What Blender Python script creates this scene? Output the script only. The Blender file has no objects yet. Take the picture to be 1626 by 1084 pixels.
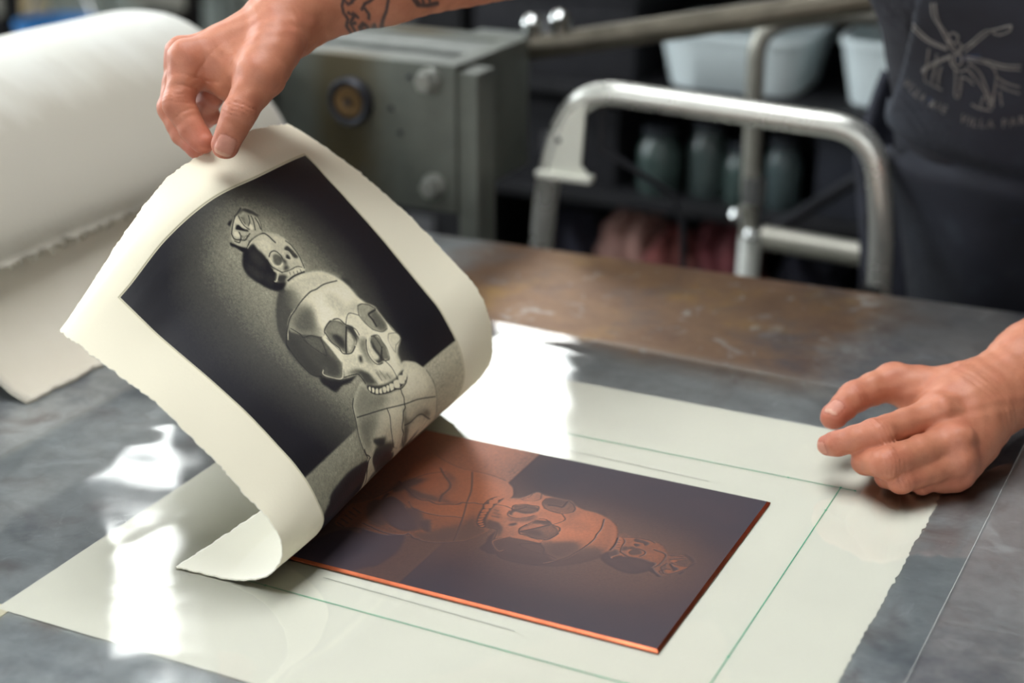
import bpy, bmesh, math, random
import numpy as np
from mathutils import Vector, Matrix
from mathutils.bvhtree import BVHTree

random.seed(11)
RNG = np.random.default_rng(11)
SC = bpy.context.scene
COL = SC.collection
T = 0.9                                    # height of the press bed top above the floor

# ---------------------------------------------------------------- camera
_pitch, _yaw = math.radians(21.57), math.radians(-26.06)
cam_data = bpy.data.cameras.new('camera')
cam_data.sensor_width = 36.0
cam_data.lens = 2600.0 / 1626.0 * 36.0
cam_data.clip_start = 0.02
cam_data.dof.use_dof = True
cam_data.dof.focus_distance = 1.18
cam_data.dof.aperture_fstop = 3.4
cam = bpy.data.objects.new('camera', cam_data)
COL.objects.link(cam)
cam.location = (0.5048, -1.0330, T + 0.57)
cam.rotation_euler = (math.pi / 2 - _pitch, 0.0, -_yaw)
SC.camera = cam

# ---------------------------------------------------------------- world, exposure
world = bpy.data.worlds.new('world')
SC.world = world
world.use_nodes = True
_bg = world.node_tree.nodes['Background']
_bg.inputs[0].default_value = (0.55, 0.66, 0.80, 1)
_bg.inputs[1].default_value = 0.2
SC.view_settings.view_transform = 'Standard'
SC.view_settings.look = 'None'
SC.view_settings.gamma = 1.0
SC.view_settings.use_curve_mapping = False
SC.view_settings.exposure = 0.37
WINDOW_STRENGTH = 7.0                     # daylight seen through the far windows
SIDE_STRENGTH = 9.0
FRONT_FILL_STRENGTH = 2.4
ROOF_FILL_STRENGTH = 7.0

# ---------------------------------------------------------------- helpers
def link(o, parent=None):
    COL.objects.link(o)
    if parent is not None:
        o.parent = parent
    return o

def tag(o, label=None, cat=None, group=None, kind=None):
    if label: o['label'] = label
    if cat: o['category'] = cat
    if group: o['group'] = group
    if kind: o['kind'] = kind
    return o

def empty(name, loc=(0, 0, 0)):
    o = bpy.data.objects.new(name, None)
    o.location = loc
    return link(o)

class MB:
    """collects geometry for ONE mesh object"""
    def __init__(self):
        self.v = []; self.f = []; self.m = []
    def add(self, vs, fs, mi=0):
        n = len(self.v)
        self.v += [tuple(map(float, p)) for p in vs]
        self.f += [tuple(n + i for i in f) for f in fs]
        self.m += [mi] * len(fs)
        return self
    def box(self, lo, hi, M=None, mi=0, bevel=0.0):
        bm = bmesh.new()
        bmesh.ops.create_cube(bm, size=1.0)
        lo, hi = Vector(lo), Vector(hi)
        for v in bm.verts:
            v.co = Vector(((v.co.x + .5) * (hi.x - lo.x) + lo.x, (v.co.y + .5) * (hi.y - lo.y) + lo.y, (v.co.z + .5) * (hi.z - lo.z) + lo.z))
        if bevel > 0:
            bmesh.ops.bevel(bm, geom=list(bm.edges), offset=bevel, segments=2, profile=.7, affect='EDGES')
        bm.verts.index_update()
        vs = [(M @ v.co) if M else v.co.copy() for v in bm.verts]
        fs = [[v.index for v in f.verts] for f in bm.faces]
        bm.free()
        return self.add(vs, fs, mi)
    def tube(self, pts, r, n=12, mi=0, cap=True, closed=False):
        pts = [Vector(p) for p in pts]
        k = len(pts)
        rs = r if isinstance(r, (list, tuple)) else [r] * k
        up = None; rings = []
        for i in range(k):
            if closed:
                t = (pts[(i + 1) % k] - pts[i - 1]).normalized()
            else:
                t = (pts[min(i + 1, k - 1)] - pts[max(i - 1, 0)]).normalized()
            if up is None:
                up = Vector((0, 0, 1)) if abs(t.z) < .9 else Vector((1, 0, 0))
            b = t.cross(up).normalized(); up = b.cross(t).normalized()
            rings.append([pts[i] + rs[i] * (math.cos(a) * b + math.sin(a) * up) for a in [2 * math.pi * j / n for j in range(n)]])
        vs = [p for ring in rings for p in ring]; fs = []
        for i in range(k if closed else k - 1):
            i2 = (i + 1) % k
            for j in range(n):
                fs.append((i * n + j, i * n + (j + 1) % n, i2 * n + (j + 1) % n, i2 * n + j))
        if cap and not closed:
            fs.append(tuple(reversed(range(n)))); fs.append(tuple((k - 1) * n + j for j in range(n)))
        return self.add(vs, fs, mi)
    def lathe(self, prof, n=24, M=None, mi=0):
        """prof: list of (radius, height) about z"""
        vs = []; fs = []
        for r, h in prof:
            for j in range(n):
                a = 2 * math.pi * j / n
                vs.append(Vector((r * math.cos(a), r * math.sin(a), h)))
        for i in range(len(prof) - 1):
            for j in range(n):
                fs.append((i * n + j, i * n + (j + 1) % n, (i + 1) * n + (j + 1) % n, (i + 1) * n + j))
        if prof[0][0] > 1e-6: fs.append(tuple(reversed(range(n))))
        if prof[-1][0] > 1e-6: fs.append(tuple((len(prof) - 1) * n + j for j in range(n)))
        if M: vs = [M @ v for v in vs]
        return self.add(vs, fs, mi)
    def grid(self, P, mi=0, flip=False):
        """P: array (n, m, 3)"""
        n, m = P.shape[:2]
        vs = P.reshape(-1, 3)
        fs = []
        for i in range(n - 1):
            for j in range(m - 1):
                q = (i * m + j, (i + 1) * m + j, (i + 1) * m + j + 1, i * m + j + 1)
                fs.append(tuple(reversed(q)) if flip else q)
        return self.add(vs, fs, mi)
    def build(self, name, mats, parent=None, smooth=True, angle=40):
        me = bpy.data.meshes.new(name)
        me.from_pydata(self.v, [], self.f)
        mats = mats if isinstance(mats, (list, tuple)) else [mats]
        for m in mats: me.materials.append(m)
        if len(mats) > 1: me.polygons.foreach_set('material_index', self.m)
        bm = bmesh.new(); bm.from_mesh(me)
        bmesh.ops.recalc_face_normals(bm, faces=list(bm.faces))
        if smooth:
            ca = math.radians(angle)
            for e in bm.edges:
                if len(e.link_faces) == 2 and e.calc_face_angle(0) > ca: e.smooth = False
            for f in bm.faces: f.smooth = True
        bm.to_mesh(me); bm.free()
        me.update()
        return link(bpy.data.objects.new(name, me), parent)

def np_mesh(name, V, F, mat, parent=None, attrs=None, smooth=True):
    """large quad / tri meshes straight from numpy arrays"""
    me = bpy.data.meshes.new(name)
    V = np.asarray(V, np.float32); F = np.asarray(F, np.int32)
    me.vertices.add(len(V)); me.vertices.foreach_set('co', V.ravel())
    k = F.shape[1]
    me.loops.add(F.size); me.loops.foreach_set('vertex_index', F.ravel())
    me.polygons.add(len(F)); me.polygons.foreach_set('loop_start', np.arange(0, F.size, k, dtype=np.int32))
    me.polygons.foreach_set('loop_total', np.full(len(F), k, np.int32))
    me.polygons.foreach_set('use_smooth', np.full(len(F), smooth))
    me.update(calc_edges=True)
    me.materials.append(mat)
    for an, arr in (attrs or {}).items():
        arr = np.asarray(arr, np.float32)
        if arr.ndim == 1:
            a = me.attributes.new(an, 'FLOAT', 'POINT'); a.data.foreach_set('value', arr)
        else:
            a = me.attributes.new(an, 'FLOAT_COLOR', 'POINT')
            a.data.foreach_set('color', np.concatenate([arr, np.ones((len(arr), 1), np.float32)], 1).ravel())
    return link(bpy.data.objects.new(name, me), parent)

def copy_tree(o, parent=None):
    c = o.copy(); COL.objects.link(c)
    if parent is not None: c.parent = parent
    for ch in list(o.children): copy_tree(ch, c)
    return c

def fillet(pts, r, seg=6):
    """round the corners of an open polyline"""
    pts = [Vector(p) for p in pts]; out = [pts[0]]
    rs = r if isinstance(r, (list, tuple)) else [r] * len(pts)
    for i in range(1, len(pts) - 1):
        a, b, c = pts[i - 1], pts[i], pts[i + 1]
        u = (a - b); w = (c - b)
        k = min(rs[i], u.length * .48, w.length * .48)
        p, q = b + u.normalized() * k, b + w.normalized() * k
        for s in range(seg + 1):
            t = s / seg
            out.append(p * (1 - t) ** 2 + b * 2 * t * (1 - t) + q * t * t)
    out.append(pts[-1])
    return out

# ---------------------------------------------------------------- materials
def lin(c):
    return tuple((x / 255 / 12.92) if x / 255 <= .04045 else ((x / 255 + .055) / 1.055) ** 2.4 for x in c)

class NT:
    def __init__(self, name):
        self.mat = bpy.data.materials.new(name); self.mat.use_nodes = True
        self.nt = self.mat.node_tree; self.b = self.nt.nodes['Principled BSDF']
        self.out = self.nt.nodes['Material Output']
    def n(self, kind, **kw):
        nd = self.nt.nodes.new(kind)
        for k, v in kw.items():
            if k[0] == 'i' and k[1:].isdigit(): nd.inputs[int(k[1:])].default_value = v
            elif k.startswith('in_'): nd.inputs[k[3:].replace('_', ' ')].default_value = v
            else: setattr(nd, k, v)
        return nd
    def l(self, a, b): self.nt.links.new(a, b)
    def coord(self, kind='Object', scale=(1, 1, 1), rot=(0, 0, 0)):
        tc = self.n('ShaderNodeTexCoord'); mp = self.n('ShaderNodeMapping')
        mp.inputs['Scale'].default_value = scale; mp.inputs['Rotation'].default_value = rot
        self.l(tc.outputs[kind], mp.inputs['Vector']); return mp.outputs[0]
    def noise(self, vec, scale, detail=4, rough=.55, dist=0):
        t = self.n('ShaderNodeTexNoise', in_Scale=scale, in_Detail=detail, in_Roughness=rough, in_Distortion=dist)
        self.l(vec, t.inputs['Vector']); return t.outputs[0]
    def ramp(self, fac, stops, interp='LINEAR'):
        r = self.n('ShaderNodeValToRGB'); r.color_ramp.interpolation = interp
        el = r.color_ramp.elements
        while len(el) < len(stops): el.new(.5)
        for e, (p, c) in zip(el, stops):
            e.position = p; e.color = (*c, 1) if len(c) == 3 else c
        self.l(fac, r.inputs[0]); return r.outputs[0]
    def mix(self, fac, a, b, blend='MIX'):
        m = self.n('ShaderNodeMix', data_type='RGBA', blend_type=blend)
        for s, i in ((fac, 0), (a, 6), (b, 7)):
            if isinstance(s, (int, float)): m.inputs[i].default_value = s
            elif isinstance(s, tuple): m.inputs[i].default_value = (*s, 1) if len(s) == 3 else s
            else: self.l(s, m.inputs[i])
        return m.outputs[2]
    def math(self, op, a, b=0.0):
        m = self.n('ShaderNodeMath', operation=op)
        for i, s in enumerate((a, b)):
            if isinstance(s, (int, float)): m.inputs[i].default_value = s
            else: self.l(s, m.inputs[i])
        return m.outputs[0]
    def bump(self, h, strength=.2, dist=.001):
        b = self.n('ShaderNodeBump', in_Strength=strength, in_Distance=dist)
        self.l(h, b.inputs['Height']); self.l(b.outputs[0], self.b.inputs['Normal']); return b
    def set(self, **kw):
        for k, v in kw.items():
            k = k.replace('_', ' ')
            if isinstance(v, tuple): self.b.inputs[k].default_value = (*v, 1) if len(v) == 3 else v
            elif isinstance(v, (int, float)): self.b.inputs[k].default_value = v
            else: self.l(v, self.b.inputs[k])
        return self

def simple(name, rgb, rough=.5, metal=0.0, var=.12, scale=12, bump=0.0, bscale=60, spec=.5, bdist=.002):
    t = NT(name); v = t.coord()
    c = lin(rgb)
    n1 = t.noise(v, scale, 5)
    lo = tuple(x * (1 - var * 1.6) for x in c); hi = tuple(min(1, x * (1 + var)) for x in c)
    t.set(Base_Color=t.ramp(n1, [(.3, lo), (.7, hi)]), Metallic=metal, Specular_IOR_Level=spec)
    r = t.ramp(t.noise(v, scale * 2.3, 4), [(.3, (max(.02, rough - .08),) * 3), (.7, (min(1, rough + .08),) * 3)])
    t.l(r, t.b.inputs['Roughness'])
    if bump: t.bump(t.noise(v, bscale, 4), bump, bdist)
    return t.mat
# ---------------------------------------------------------------- body surfaces: smooth unions of tapered capsules, meshed with surface nets
def cap(P, a, b, ra, rb):
    a = np.asarray(a, np.float32); b = np.asarray(b, np.float32)
    e = b - a; q = P - a
    t = np.clip((q @ e) / max(float(e @ e), 1e-12), 0, 1)
    return np.sqrt(((q - t[:, None] * e) ** 2).sum(1)) - (ra + t * (rb - ra))

def smin(a, b, k):
    h = np.clip(.5 + .5 * (b - a) / k, 0, 1)
    return b * (1 - h) + a * h - k * h * (1 - h)

def surface_nets(f, lo, hi, h, blk=8):
    lo = np.asarray(lo, np.float32); hi = np.asarray(hi, np.float32)
    nb = np.ceil((hi - lo) / (h * blk)).astype(int); n = nb * blk
    bc = np.stack(np.meshgrid(*[np.arange(k) for k in nb], indexing='ij'), -1).reshape(-1, 3)
    dc = f((lo + (bc + .5) * blk * h).astype(np.float32))
    D = np.repeat(np.repeat(np.repeat(dc.reshape(nb), blk, 0), blk, 1), blk, 2).astype(np.float32)
    keep = np.nonzero(np.abs(dc) < .9 * blk * h + .006)[0]
    g = np.stack(np.meshgrid(*[np.arange(blk)] * 3, indexing='ij'), -1).reshape(-1, 3)
    for s in range(0, len(keep), 400):
        ks = keep[s:s + 400]
        I = (bc[ks][:, None] * blk + g[None]).reshape(-1, 3)
        D[I[:, 0], I[:, 1], I[:, 2]] = f((lo + I * h).astype(np.float32))
    S = D < 0
    c = [(i, j, k) for i in (0, 1) for j in (0, 1) for k in (0, 1)]
    sl = lambda A, o: A[o[0]:A.shape[0] - 1 + o[0], o[1]:A.shape[1] - 1 + o[1], o[2]:A.shape[2] - 1 + o[2]]
    cnt = sum(sl(S, o).astype(np.int8) for o in c)
    act = (cnt > 0) & (cnt < 8)
    cell = np.argwhere(act)
    idx = -np.ones(act.shape, np.int32); idx[act] = np.arange(len(cell))
    acc = np.zeros((len(cell), 3), np.float64); num = np.zeros(len(cell))
    for a in c:
        for ax in range(3):
            if a[ax]: continue
            b = list(a); b[ax] = 1
            da = D[tuple((cell + a).T)]; db = D[tuple((cell + b).T)]
            m = (da < 0) != (db < 0)
            t = np.where(m, da / np.where(m, da - db, 1), 0)
            p = np.array(a, float)[None] + 0; p = np.repeat(p, len(cell), 0); p[:, ax] += t
            acc[m] += p[m]; num[m] += 1
    V = lo + (cell + acc / num[:, None]) * h
    F = []
    for ax in range(3):
        o = [0, 0, 0]; o[ax] = 1
        s0 = S[1:-1, 1:-1, 1:-1]
        sh = [slice(1, -1)] * 3; sh[ax] = slice(2, None)
        e = np.argwhere(s0 != S[tuple(sh)]) + 1
        if not len(e): continue
        u, w = (ax + 1) % 3, (ax + 2) % 3
        q = []
        for du, dw in ((0, 0), (-1, 0), (-1, -1), (0, -1)):
            k = e.copy(); k[:, u] += du; k[:, w] += dw
            q.append(idx[tuple(k.T)])
        q = np.stack(q, 1)
        fl = S[tuple(e.T)]
        q[~fl] = q[~fl][:, ::-1]
        F.append(q)
    F = np.concatenate(F); F = F[(F >= 0).all(1)]
    return V.astype(np.float32), F

def hand_field(H):
    fingers = [(n, [np.array(p, np.float32) for p in P], R) for n, P, R in H['fingers']]
    def f(P):
        P = P.astype(np.float32)
        pal = None
        for a, b, ra, rb in H['palm']:
            d = cap(P, a, b, ra, rb); pal = d if pal is None else smin(pal, d, .012)
        arm = None
        for a, b, ra, rb in H['arm']:
            d = cap(P, a, b, ra, rb); arm = d if arm is None else smin(arm, d, .014)
        pal = smin(pal, arm, .022)
        for p, r in H['bumps'][:3]:
            pal = smin(pal, np.sqrt(((P - np.asarray(p, np.float32)) ** 2).sum(1)) - r, .007)
        tot = pal
        for n, Q, R in fingers:
            d = None
            for i in range(len(Q) - 1):
                # phalanges are a little waisted between the joints
                m = (Q[i] + Q[i + 1]) / 2; rm = (R[i] + R[i + 1]) / 2 * .955
                for a, b, ra, rb in ((Q[i], m, R[i], rm), (m, Q[i + 1], rm, R[i + 1])):
                    e = cap(P, a, b, ra, rb); d = e if d is None else smin(d, e, .0025)
            d2 = smin(pal, d, .011 if n != 'thumb' else .014)
            tot = smin(tot, d2, .0018)
        for p, r in H['bumps'][3:]:
            tot = smin(tot, np.sqrt(((P - np.asarray(p, np.float32)) ** 2).sum(1)) - r, .006)
        near = np.abs(tot) < .006
        if near.any():
            Q_ = P[near]; add = np.zeros(len(Q_), np.float32)
            for p, ax, dv, amp, n, sp, ex in H['creases']:
                q = Q_ - np.asarray(p, np.float32)
                s = q @ np.asarray(ax, np.float32); dd = q @ np.asarray(dv, np.float32)
                rr = np.sqrt(np.maximum((q ** 2).sum(1) - s * s, 0))
                msk = np.clip(dd / ex * 2, 0, 1) * np.exp(-(rr / (ex * 2.2)) ** 4)
                wob = (.0010 * np.sin(q @ np.cross(ax, dv).astype(np.float32) * 170 + p[1] * 700) + .0003 * np.sin(q @ np.cross(ax, dv).astype(np.float32) * 600 + p[0] * 900))
                for k in range(n):
                    add += amp * msk * np.exp(-((s + wob - (k - (n - 1) / 2) * sp) / .0007) ** 2)
            # tendons and veins: faint low-frequency relief
            add += .00035 * np.sin(Q_[:, 0] * 330 + 2 * np.sin(Q_[:, 2] * 160)) * np.sin(Q_[:, 1] * 290 + Q_[:, 2] * 170)
            for (fn, dv, l, w), (axis, b, c0) in zip(H['nails'], nail_frames(H)):
                q = Q_ - c0; s = q @ axis; bb = q @ b; dd = q @ np.asarray(dv, np.float32)
                e = np.sqrt((s / l) ** 2 + (bb / w) ** 2 + 1e-9); e4 = ((s / l) ** 4 + (bb / w) ** 4 + 1e-9) ** .25
                m = dd > .001
                add += np.where(m, .0006 * np.exp(-((e4 - 1.06) / .09) ** 2) - .0002 * (e4 < .98), 0)
            tot = tot.copy(); tot[near] += add
        tot = np.maximum(tot, np.float32(T + .0017) - P[:, 2])          # flesh flattened where it rests on the bed
        return tot
    return f

def nail_frames(H):
    out = []
    for fn, dv, l, w in H['nails']:
        Q, R = next((np.array(P, np.float32), R) for n, P, R in H['fingers'] if n == fn)
        ax = Q[-1] - Q[-2]; ax /= np.linalg.norm(ax)
        dvv = np.asarray(dv, np.float32); dvv = dvv - (dvv @ ax) * ax; dvv /= np.linalg.norm(dvv)
        b = np.cross(ax, dvv)
        out.append((ax, b.astype(np.float32), (Q[-1] - ax * R[-1] * .10).astype(np.float32)))
    return out

def hand_colour(H, V):
    base = np.array(lin((192, 126, 97))); red = np.array(lin((184, 96, 80))); pale = np.array(lin((206, 146, 118)))
    n = len(V)
    c = np.repeat(base[None], n, 0)
    def blend(w, col):
        nonlocal c
        w = np.clip(w, 0, 1)[:, None]; c = c * (1 - w) + np.asarray(col) * w
    w = np.zeros(n)
    for fn, Q, R in H['fingers']:
        Q = np.array(Q)
        w = np.maximum(w, .75 * np.exp(-((V - Q[-1]) ** 2).sum(1) / .014 ** 2))
        for q in Q[1:-1]: w = np.maximum(w, .55 * np.exp(-((V - q) ** 2).sum(1) / .012 ** 2))
        w = np.maximum(w, .35 * np.exp(-((V - Q[0]) ** 2).sum(1) / .018 ** 2))
    blend(w, red)
    m = np.sin(V[:, 0] * 210 + 1.7 * np.sin(V[:, 1] * 130)) * np.sin(V[:, 2] * 190 + V[:, 1] * 90)
    blend(.12 * np.clip(m, 0, 1), pale); blend(.12 * np.clip(-m, 0, 1), red)
    for (fn, dv, l, wd), (axis, b, c0) in zip(H['nails'], nail_frames(H)):
        q = V - c0; s = q @ axis; bb = q @ b; dd = q @ np.asarray(dv)
        e4 = ((s / l) ** 4 + (bb / wd) ** 4 + 1e-9) ** .25
        k = (dd > .001)
        blend(np.where(k, np.clip((1.02 - e4) / .06, 0, 1), 0), lin((204, 142, 122)))
        blend(np.where(k & (s > l * .62), np.clip((1.02 - e4) / .06, 0, 1) * .6, 0), lin((212, 172, 150)))
        blend(np.where(k, .45 * np.exp(-((e4 - 1.07) / .06) ** 2), 0), lin((150, 86, 70)))
    return c
# ================================================================ THE ROOM
X0, X1, Y0, Y1, ZC = -4.6, 3.0, -3.2, 3.6, 4.3
M_wall = simple('painted_wall', (150, 152, 146), .8, var=.10, scale=3, bump=.1, bscale=40)
M_wall_dark = simple('sooty_wall', (108, 98, 88), .85, var=.25, scale=2.5, bump=.1, bscale=40)
M_floor = simple('concrete_floor', (62, 60, 60), .7, var=.3, scale=4, bump=.15, bscale=50)
M_ceil = simple('ceiling_paint', (120, 118, 112), .85, var=.08, scale=2)
M_frame = simple('window_frame_paint', (70, 72, 74), .5, var=.1, scale=10)

def emis(name, rgb, s):
    t = NT(name)
    e = t.n('ShaderNodeEmission'); e.inputs[0].default_value = (*rgb, 1); e.inputs[1].default_value = s
    t.l(e.outputs[0], t.out.inputs[0]); t.nt.nodes.remove(t.b)
    return t.mat
M_day = emis('daylight_pane', (0.97, 1.0, 0.98), WINDOW_STRENGTH)
M_day_side = emis('daylight_side_pane', (0.90, 0.97, 1.0), SIDE_STRENGTH)
M_fill_front = emis('front_fill_pane', (0.97, 0.99, 1.0), FRONT_FILL_STRENGTH)
M_fill_roof = emis('roof_fill_pane', (0.96, 0.985, 1.0), ROOF_FILL_STRENGTH)

def struct(name, mb, m, parent=None, smooth=False):
    o = mb.build(name, m, parent, smooth=smooth)
    if parent is None: o['kind'] = 'structure'
    return o

struct('floor', MB().box((X0 - .2, Y0 - .2, -.1), (X1 + .2, Y1 + .2, 0)), M_floor)

def wall_with_holes(name, axis, pos, a0, a1, holes, mat, th=.18):
    """a wall at axis = pos, thickness outwards, rectangular holes (a0,a1,z0,z1)"""
    mb = MB()
    cuts = sorted({a0, a1, *[h[0] for h in holes], *[h[1] for h in holes]})
    sgn = 1 if pos > 0 else -1
    for u, v in zip(cuts[:-1], cuts[1:]):
        zs = [(h[2], h[3]) for h in holes if h[0] <= u + 1e-6 and h[1] >= v - 1e-6]
        zs.sort(); z = 0.0
        spans = []
        for p, q in zs:
            if p > z: spans.append((z, p))
            z = q
        if z < ZC: spans.append((z, ZC))
        for p, q in spans:
            lo = [0, 0, p]; hi = [0, 0, q]
            lo[axis], hi[axis] = min(pos, pos + sgn * th), max(pos, pos + sgn * th)
            lo[1 - axis], hi[1 - axis] = u, v
            mb.box(lo, hi)
    return struct(name, mb, mat)

BACK_HOLES = [(-2.98, -1.52, 2.02, 2.86), (-4.54, -3.18, 2.36, 3.36), (-3.70, -3.22, 3.42, 4.22)]
LEFT_HOLES = [(-1.6, .2, 1.3, 3.7), (.5, 2.3, 1.3, 3.7)]
wall_with_holes('wall_back', 1, Y1, X0, X1, BACK_HOLES, M_wall_dark)
wall_with_holes('wall_left', 0, X0, Y0, Y1, LEFT_HOLES, M_wall)
wall_with_holes('wall_right', 0, X1, Y0, Y1, [], M_wall_dark)
FRONT_HOLES = [(-2.2, -.2, 1.2, 3.4), (.5, 2.4, 1.2, 3.4)]
wall_with_holes('wall_front', 1, Y0, X0, X1, FRONT_HOLES, M_wall)

def window(n, axis, pos, a0, a1, z0, z1, nx, nz, mat):
    """frame with glazing bars in the wall opening, daylight behind the panes"""
    sgn = 1 if pos > 0 else -1
    def B(mb, a, b, z, w, d0, d1):
        lo = [0, 0, z]; hi = [0, 0, w]
        lo[axis], hi[axis] = min(pos + sgn * d0, pos + sgn * d1), max(pos + sgn * d0, pos + sgn * d1)
        lo[1 - axis], hi[1 - axis] = a, b
        return mb.box(lo, hi)
    mb = MB(); t = .045
    B(mb, a0, a1, z0, z0 + t, .03, .10); B(mb, a0, a1, z1 - t, z1, .03, .10)
    B(mb, a0, a0 + t, z0 + t, z1 - t, .03, .10); B(mb, a1 - t, a1, z0 + t, z1 - t, .03, .10)
    o = struct('window_%d' % n, mb, M_frame)
    for i in range(1, nx):
        a = a0 + (a1 - a0) * i / nx
        B(MB(), a - .018, a + .018, z0 + t, z1 - t, .05, .09).build('glazing_bar', M_frame, o, smooth=False)
    for k in range(1, nz):
        z = z0 + (z1 - z0) * k / nz
        B(MB(), a0 + t, a1 - t, z - .014, z + .014, .055, .085).build('glazing_bar', M_frame, o, smooth=False)
    for i in range(nx):
        for k in range(nz):
            B(MB(), a0 + (a1 - a0) * i / nx + .02, a0 + (a1 - a0) * (i + 1) / nx - .02, z0 + (z1 - z0) * k / nz + .02, z0 + (z1 - z0) * (k + 1) / nz - .02, .066, .074).build('pane', mat, o, smooth=False)
    return o
for n, (h, g) in enumerate(zip(BACK_HOLES, ((2, 1), (2, 1), (1, 2)))):
    window(n + 1, 1, Y1, *h, *g, M_day)
for n, h in enumerate(LEFT_HOLES):
    window(n + 4, 0, X0, *h, 3, 3, M_day_side)

for n, h in enumerate(FRONT_HOLES):  # unseen windows behind the camera, added as soft fill for print and hands
    window(n + 7, 1, Y0, *h, 3, 3, M_fill_front)

# ceiling with an unseen roof light, added to brighten the lifted print
SK = (-1.6, .4, -1.2, 1.6)
cm = MB()
cm.box((X0 - .2, Y0 - .2, ZC), (SK[0], Y1 + .2, ZC + .15)); cm.box((SK[1], Y0 - .2, ZC), (X1 + .2, Y1 + .2, ZC + .15))
cm.box((SK[0], Y0 - .2, ZC), (SK[1], SK[2], ZC + .15)); cm.box((SK[0], SK[3], ZC), (SK[1], Y1 + .2, ZC + .15))
struct('ceiling', cm, M_ceil)
mb = MB()
for a in (SK[0], SK[1] - .05): mb.box((a, SK[2], ZC + .02), (a + .05, SK[3], ZC + .1))
for a in (SK[2], SK[3] - .05): mb.box((SK[0] + .05, a, ZC + .02), (SK[1] - .05, a + .05, ZC + .1))
sky = struct('window_6', mb, M_frame)
for i in range(3):
    y = SK[2] + .05 + i * (SK[3] - SK[2] - .1) / 3
    MB().box((SK[0] + .05, y, ZC + .05), (SK[1] - .05, y + (SK[3] - SK[2] - .1) / 3 - .03, ZC + .06)).build('pane', M_fill_roof, sky, smooth=False)
    if i: MB().box((SK[0] + .05, y - .04, ZC + .03), (SK[1] - .05, y + .01, ZC + .09)).build('glazing_bar', M_frame, sky, smooth=False)
# ================================================================ PRESS BED AND THE SHEETS ON IT
def steel_bed():
    t = NT('worn_steel_bed'); v = t.coord()
    big = t.noise(v, 5.5, 5, .6); fine = t.noise(v, 60, 6, .65)
    sc = t.coord(scale=(9, 160, 1), rot=(0, 0, .35)); scr = t.noise(sc, 3, 6, .7)
    sc2 = t.coord(scale=(150, 8, 1), rot=(0, 0, .15)); scr2 = t.noise(sc2, 3, 5, .7)
    c = t.ramp(big, [(.25, lin((164, 170, 173))), (.6, lin((194, 199, 200))), (.85, lin((172, 173, 172)))])
    c = t.mix(t.ramp(fine, [(.42, (0, 0, 0)), (.75, (.30,) * 3)]), c, lin((120, 118, 118)))
    # rust-brown stain plus brown room reflection, painted on the far strip, ragged outline
    tc = t.n('ShaderNodeTexCoord'); sp = t.n('ShaderNodeSeparateXYZ'); t.l(tc.outputs['Object'], sp.inputs[0])
    w = t.noise(v, 7, 5, .6)
    e = t.math('ADD', sp.outputs['Y'], t.math('MULTIPLY', t.math('SUBTRACT', w, .5), .06))
    band = t.ramp(t.math('MULTIPLY', e, 2.0), [(.50, (0, 0, 0)), (.62, (1, 1, 1))])
    ex = t.math('ADD', sp.outputs['X'], t.math('MULTIPLY', t.math('SUBTRACT', w, .5), .25))
    side = t.ramp(t.math('ADD', t.math('MULTIPLY', ex, 1.6), .62), [(.05, (0, 0, 0)), (.2, (1, 1, 1)), (.84, (1, 1, 1)), (.95, (.2,) * 3)])
    br = t.ramp(t.noise(v, 14, 6, .7), [(.3, lin((132, 98, 76))), (.55, lin((160, 124, 94))), (.72, lin((186, 146, 84)))])
    msk = t.math('MULTIPLY', t.math('MULTIPLY', band, side), .95)
    c = t.mix(msk, c, br)
    # brownish ink smears and pale rubbed patches on the bare steel
    c = t.mix(t.ramp(t.noise(v, 11, 4, .6, .8), [(.56, (0, 0, 0)), (.70, (.45,) * 3)]), c, lin((124, 100, 94)))
    c = t.mix(t.ramp(t.noise(v, 27, 4, .65, 1.2), [(.58, (0, 0, 0)), (.74, (.7,) * 3)]), c, lin((214, 220, 222)))
    c = t.mix(t.ramp(t.noise(v, 6, 5, .7), [(.32, (.6,) * 3), (.48, (0, 0, 0))]), c, lin((92, 98, 112)))
    t.set(Base_Color=c, Metallic=.86)
    r = t.math('ADD', t.math('MULTIPLY', t.ramp(big, [(.3, (.34,) * 3), (.7, (.42,) * 3)]), 1.0), t.math('MULTIPLY', t.math('SUBTRACT', scr, .5), .25))
    sm = t.ramp(t.noise(v, 22, 3, .5, 1.5), [(.58, (0, 0, 0)), (.78, (.12,) * 3)])
    r = t.math('ADD', r, sm)
    t.l(r, t.b.inputs['Roughness'])
    hgt = t.math('ADD', t.math('MULTIPLY', scr, .5), t.math('MULTIPLY', scr2, .5))
    t.bump(t.math('ADD', hgt, t.math('MULTIPLY', fine, .6)), .22, .0006)
    return t.mat
M_bed = steel_bed()
M_iron = simple('press_iron', (112, 116, 112), .5, metal=.35, var=.25, scale=9, bump=.15, bscale=80)
M_dark_iron = simple('dark_iron', (52, 53, 58), .5, metal=.5, var=.25, scale=12, bump=.1)

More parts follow.
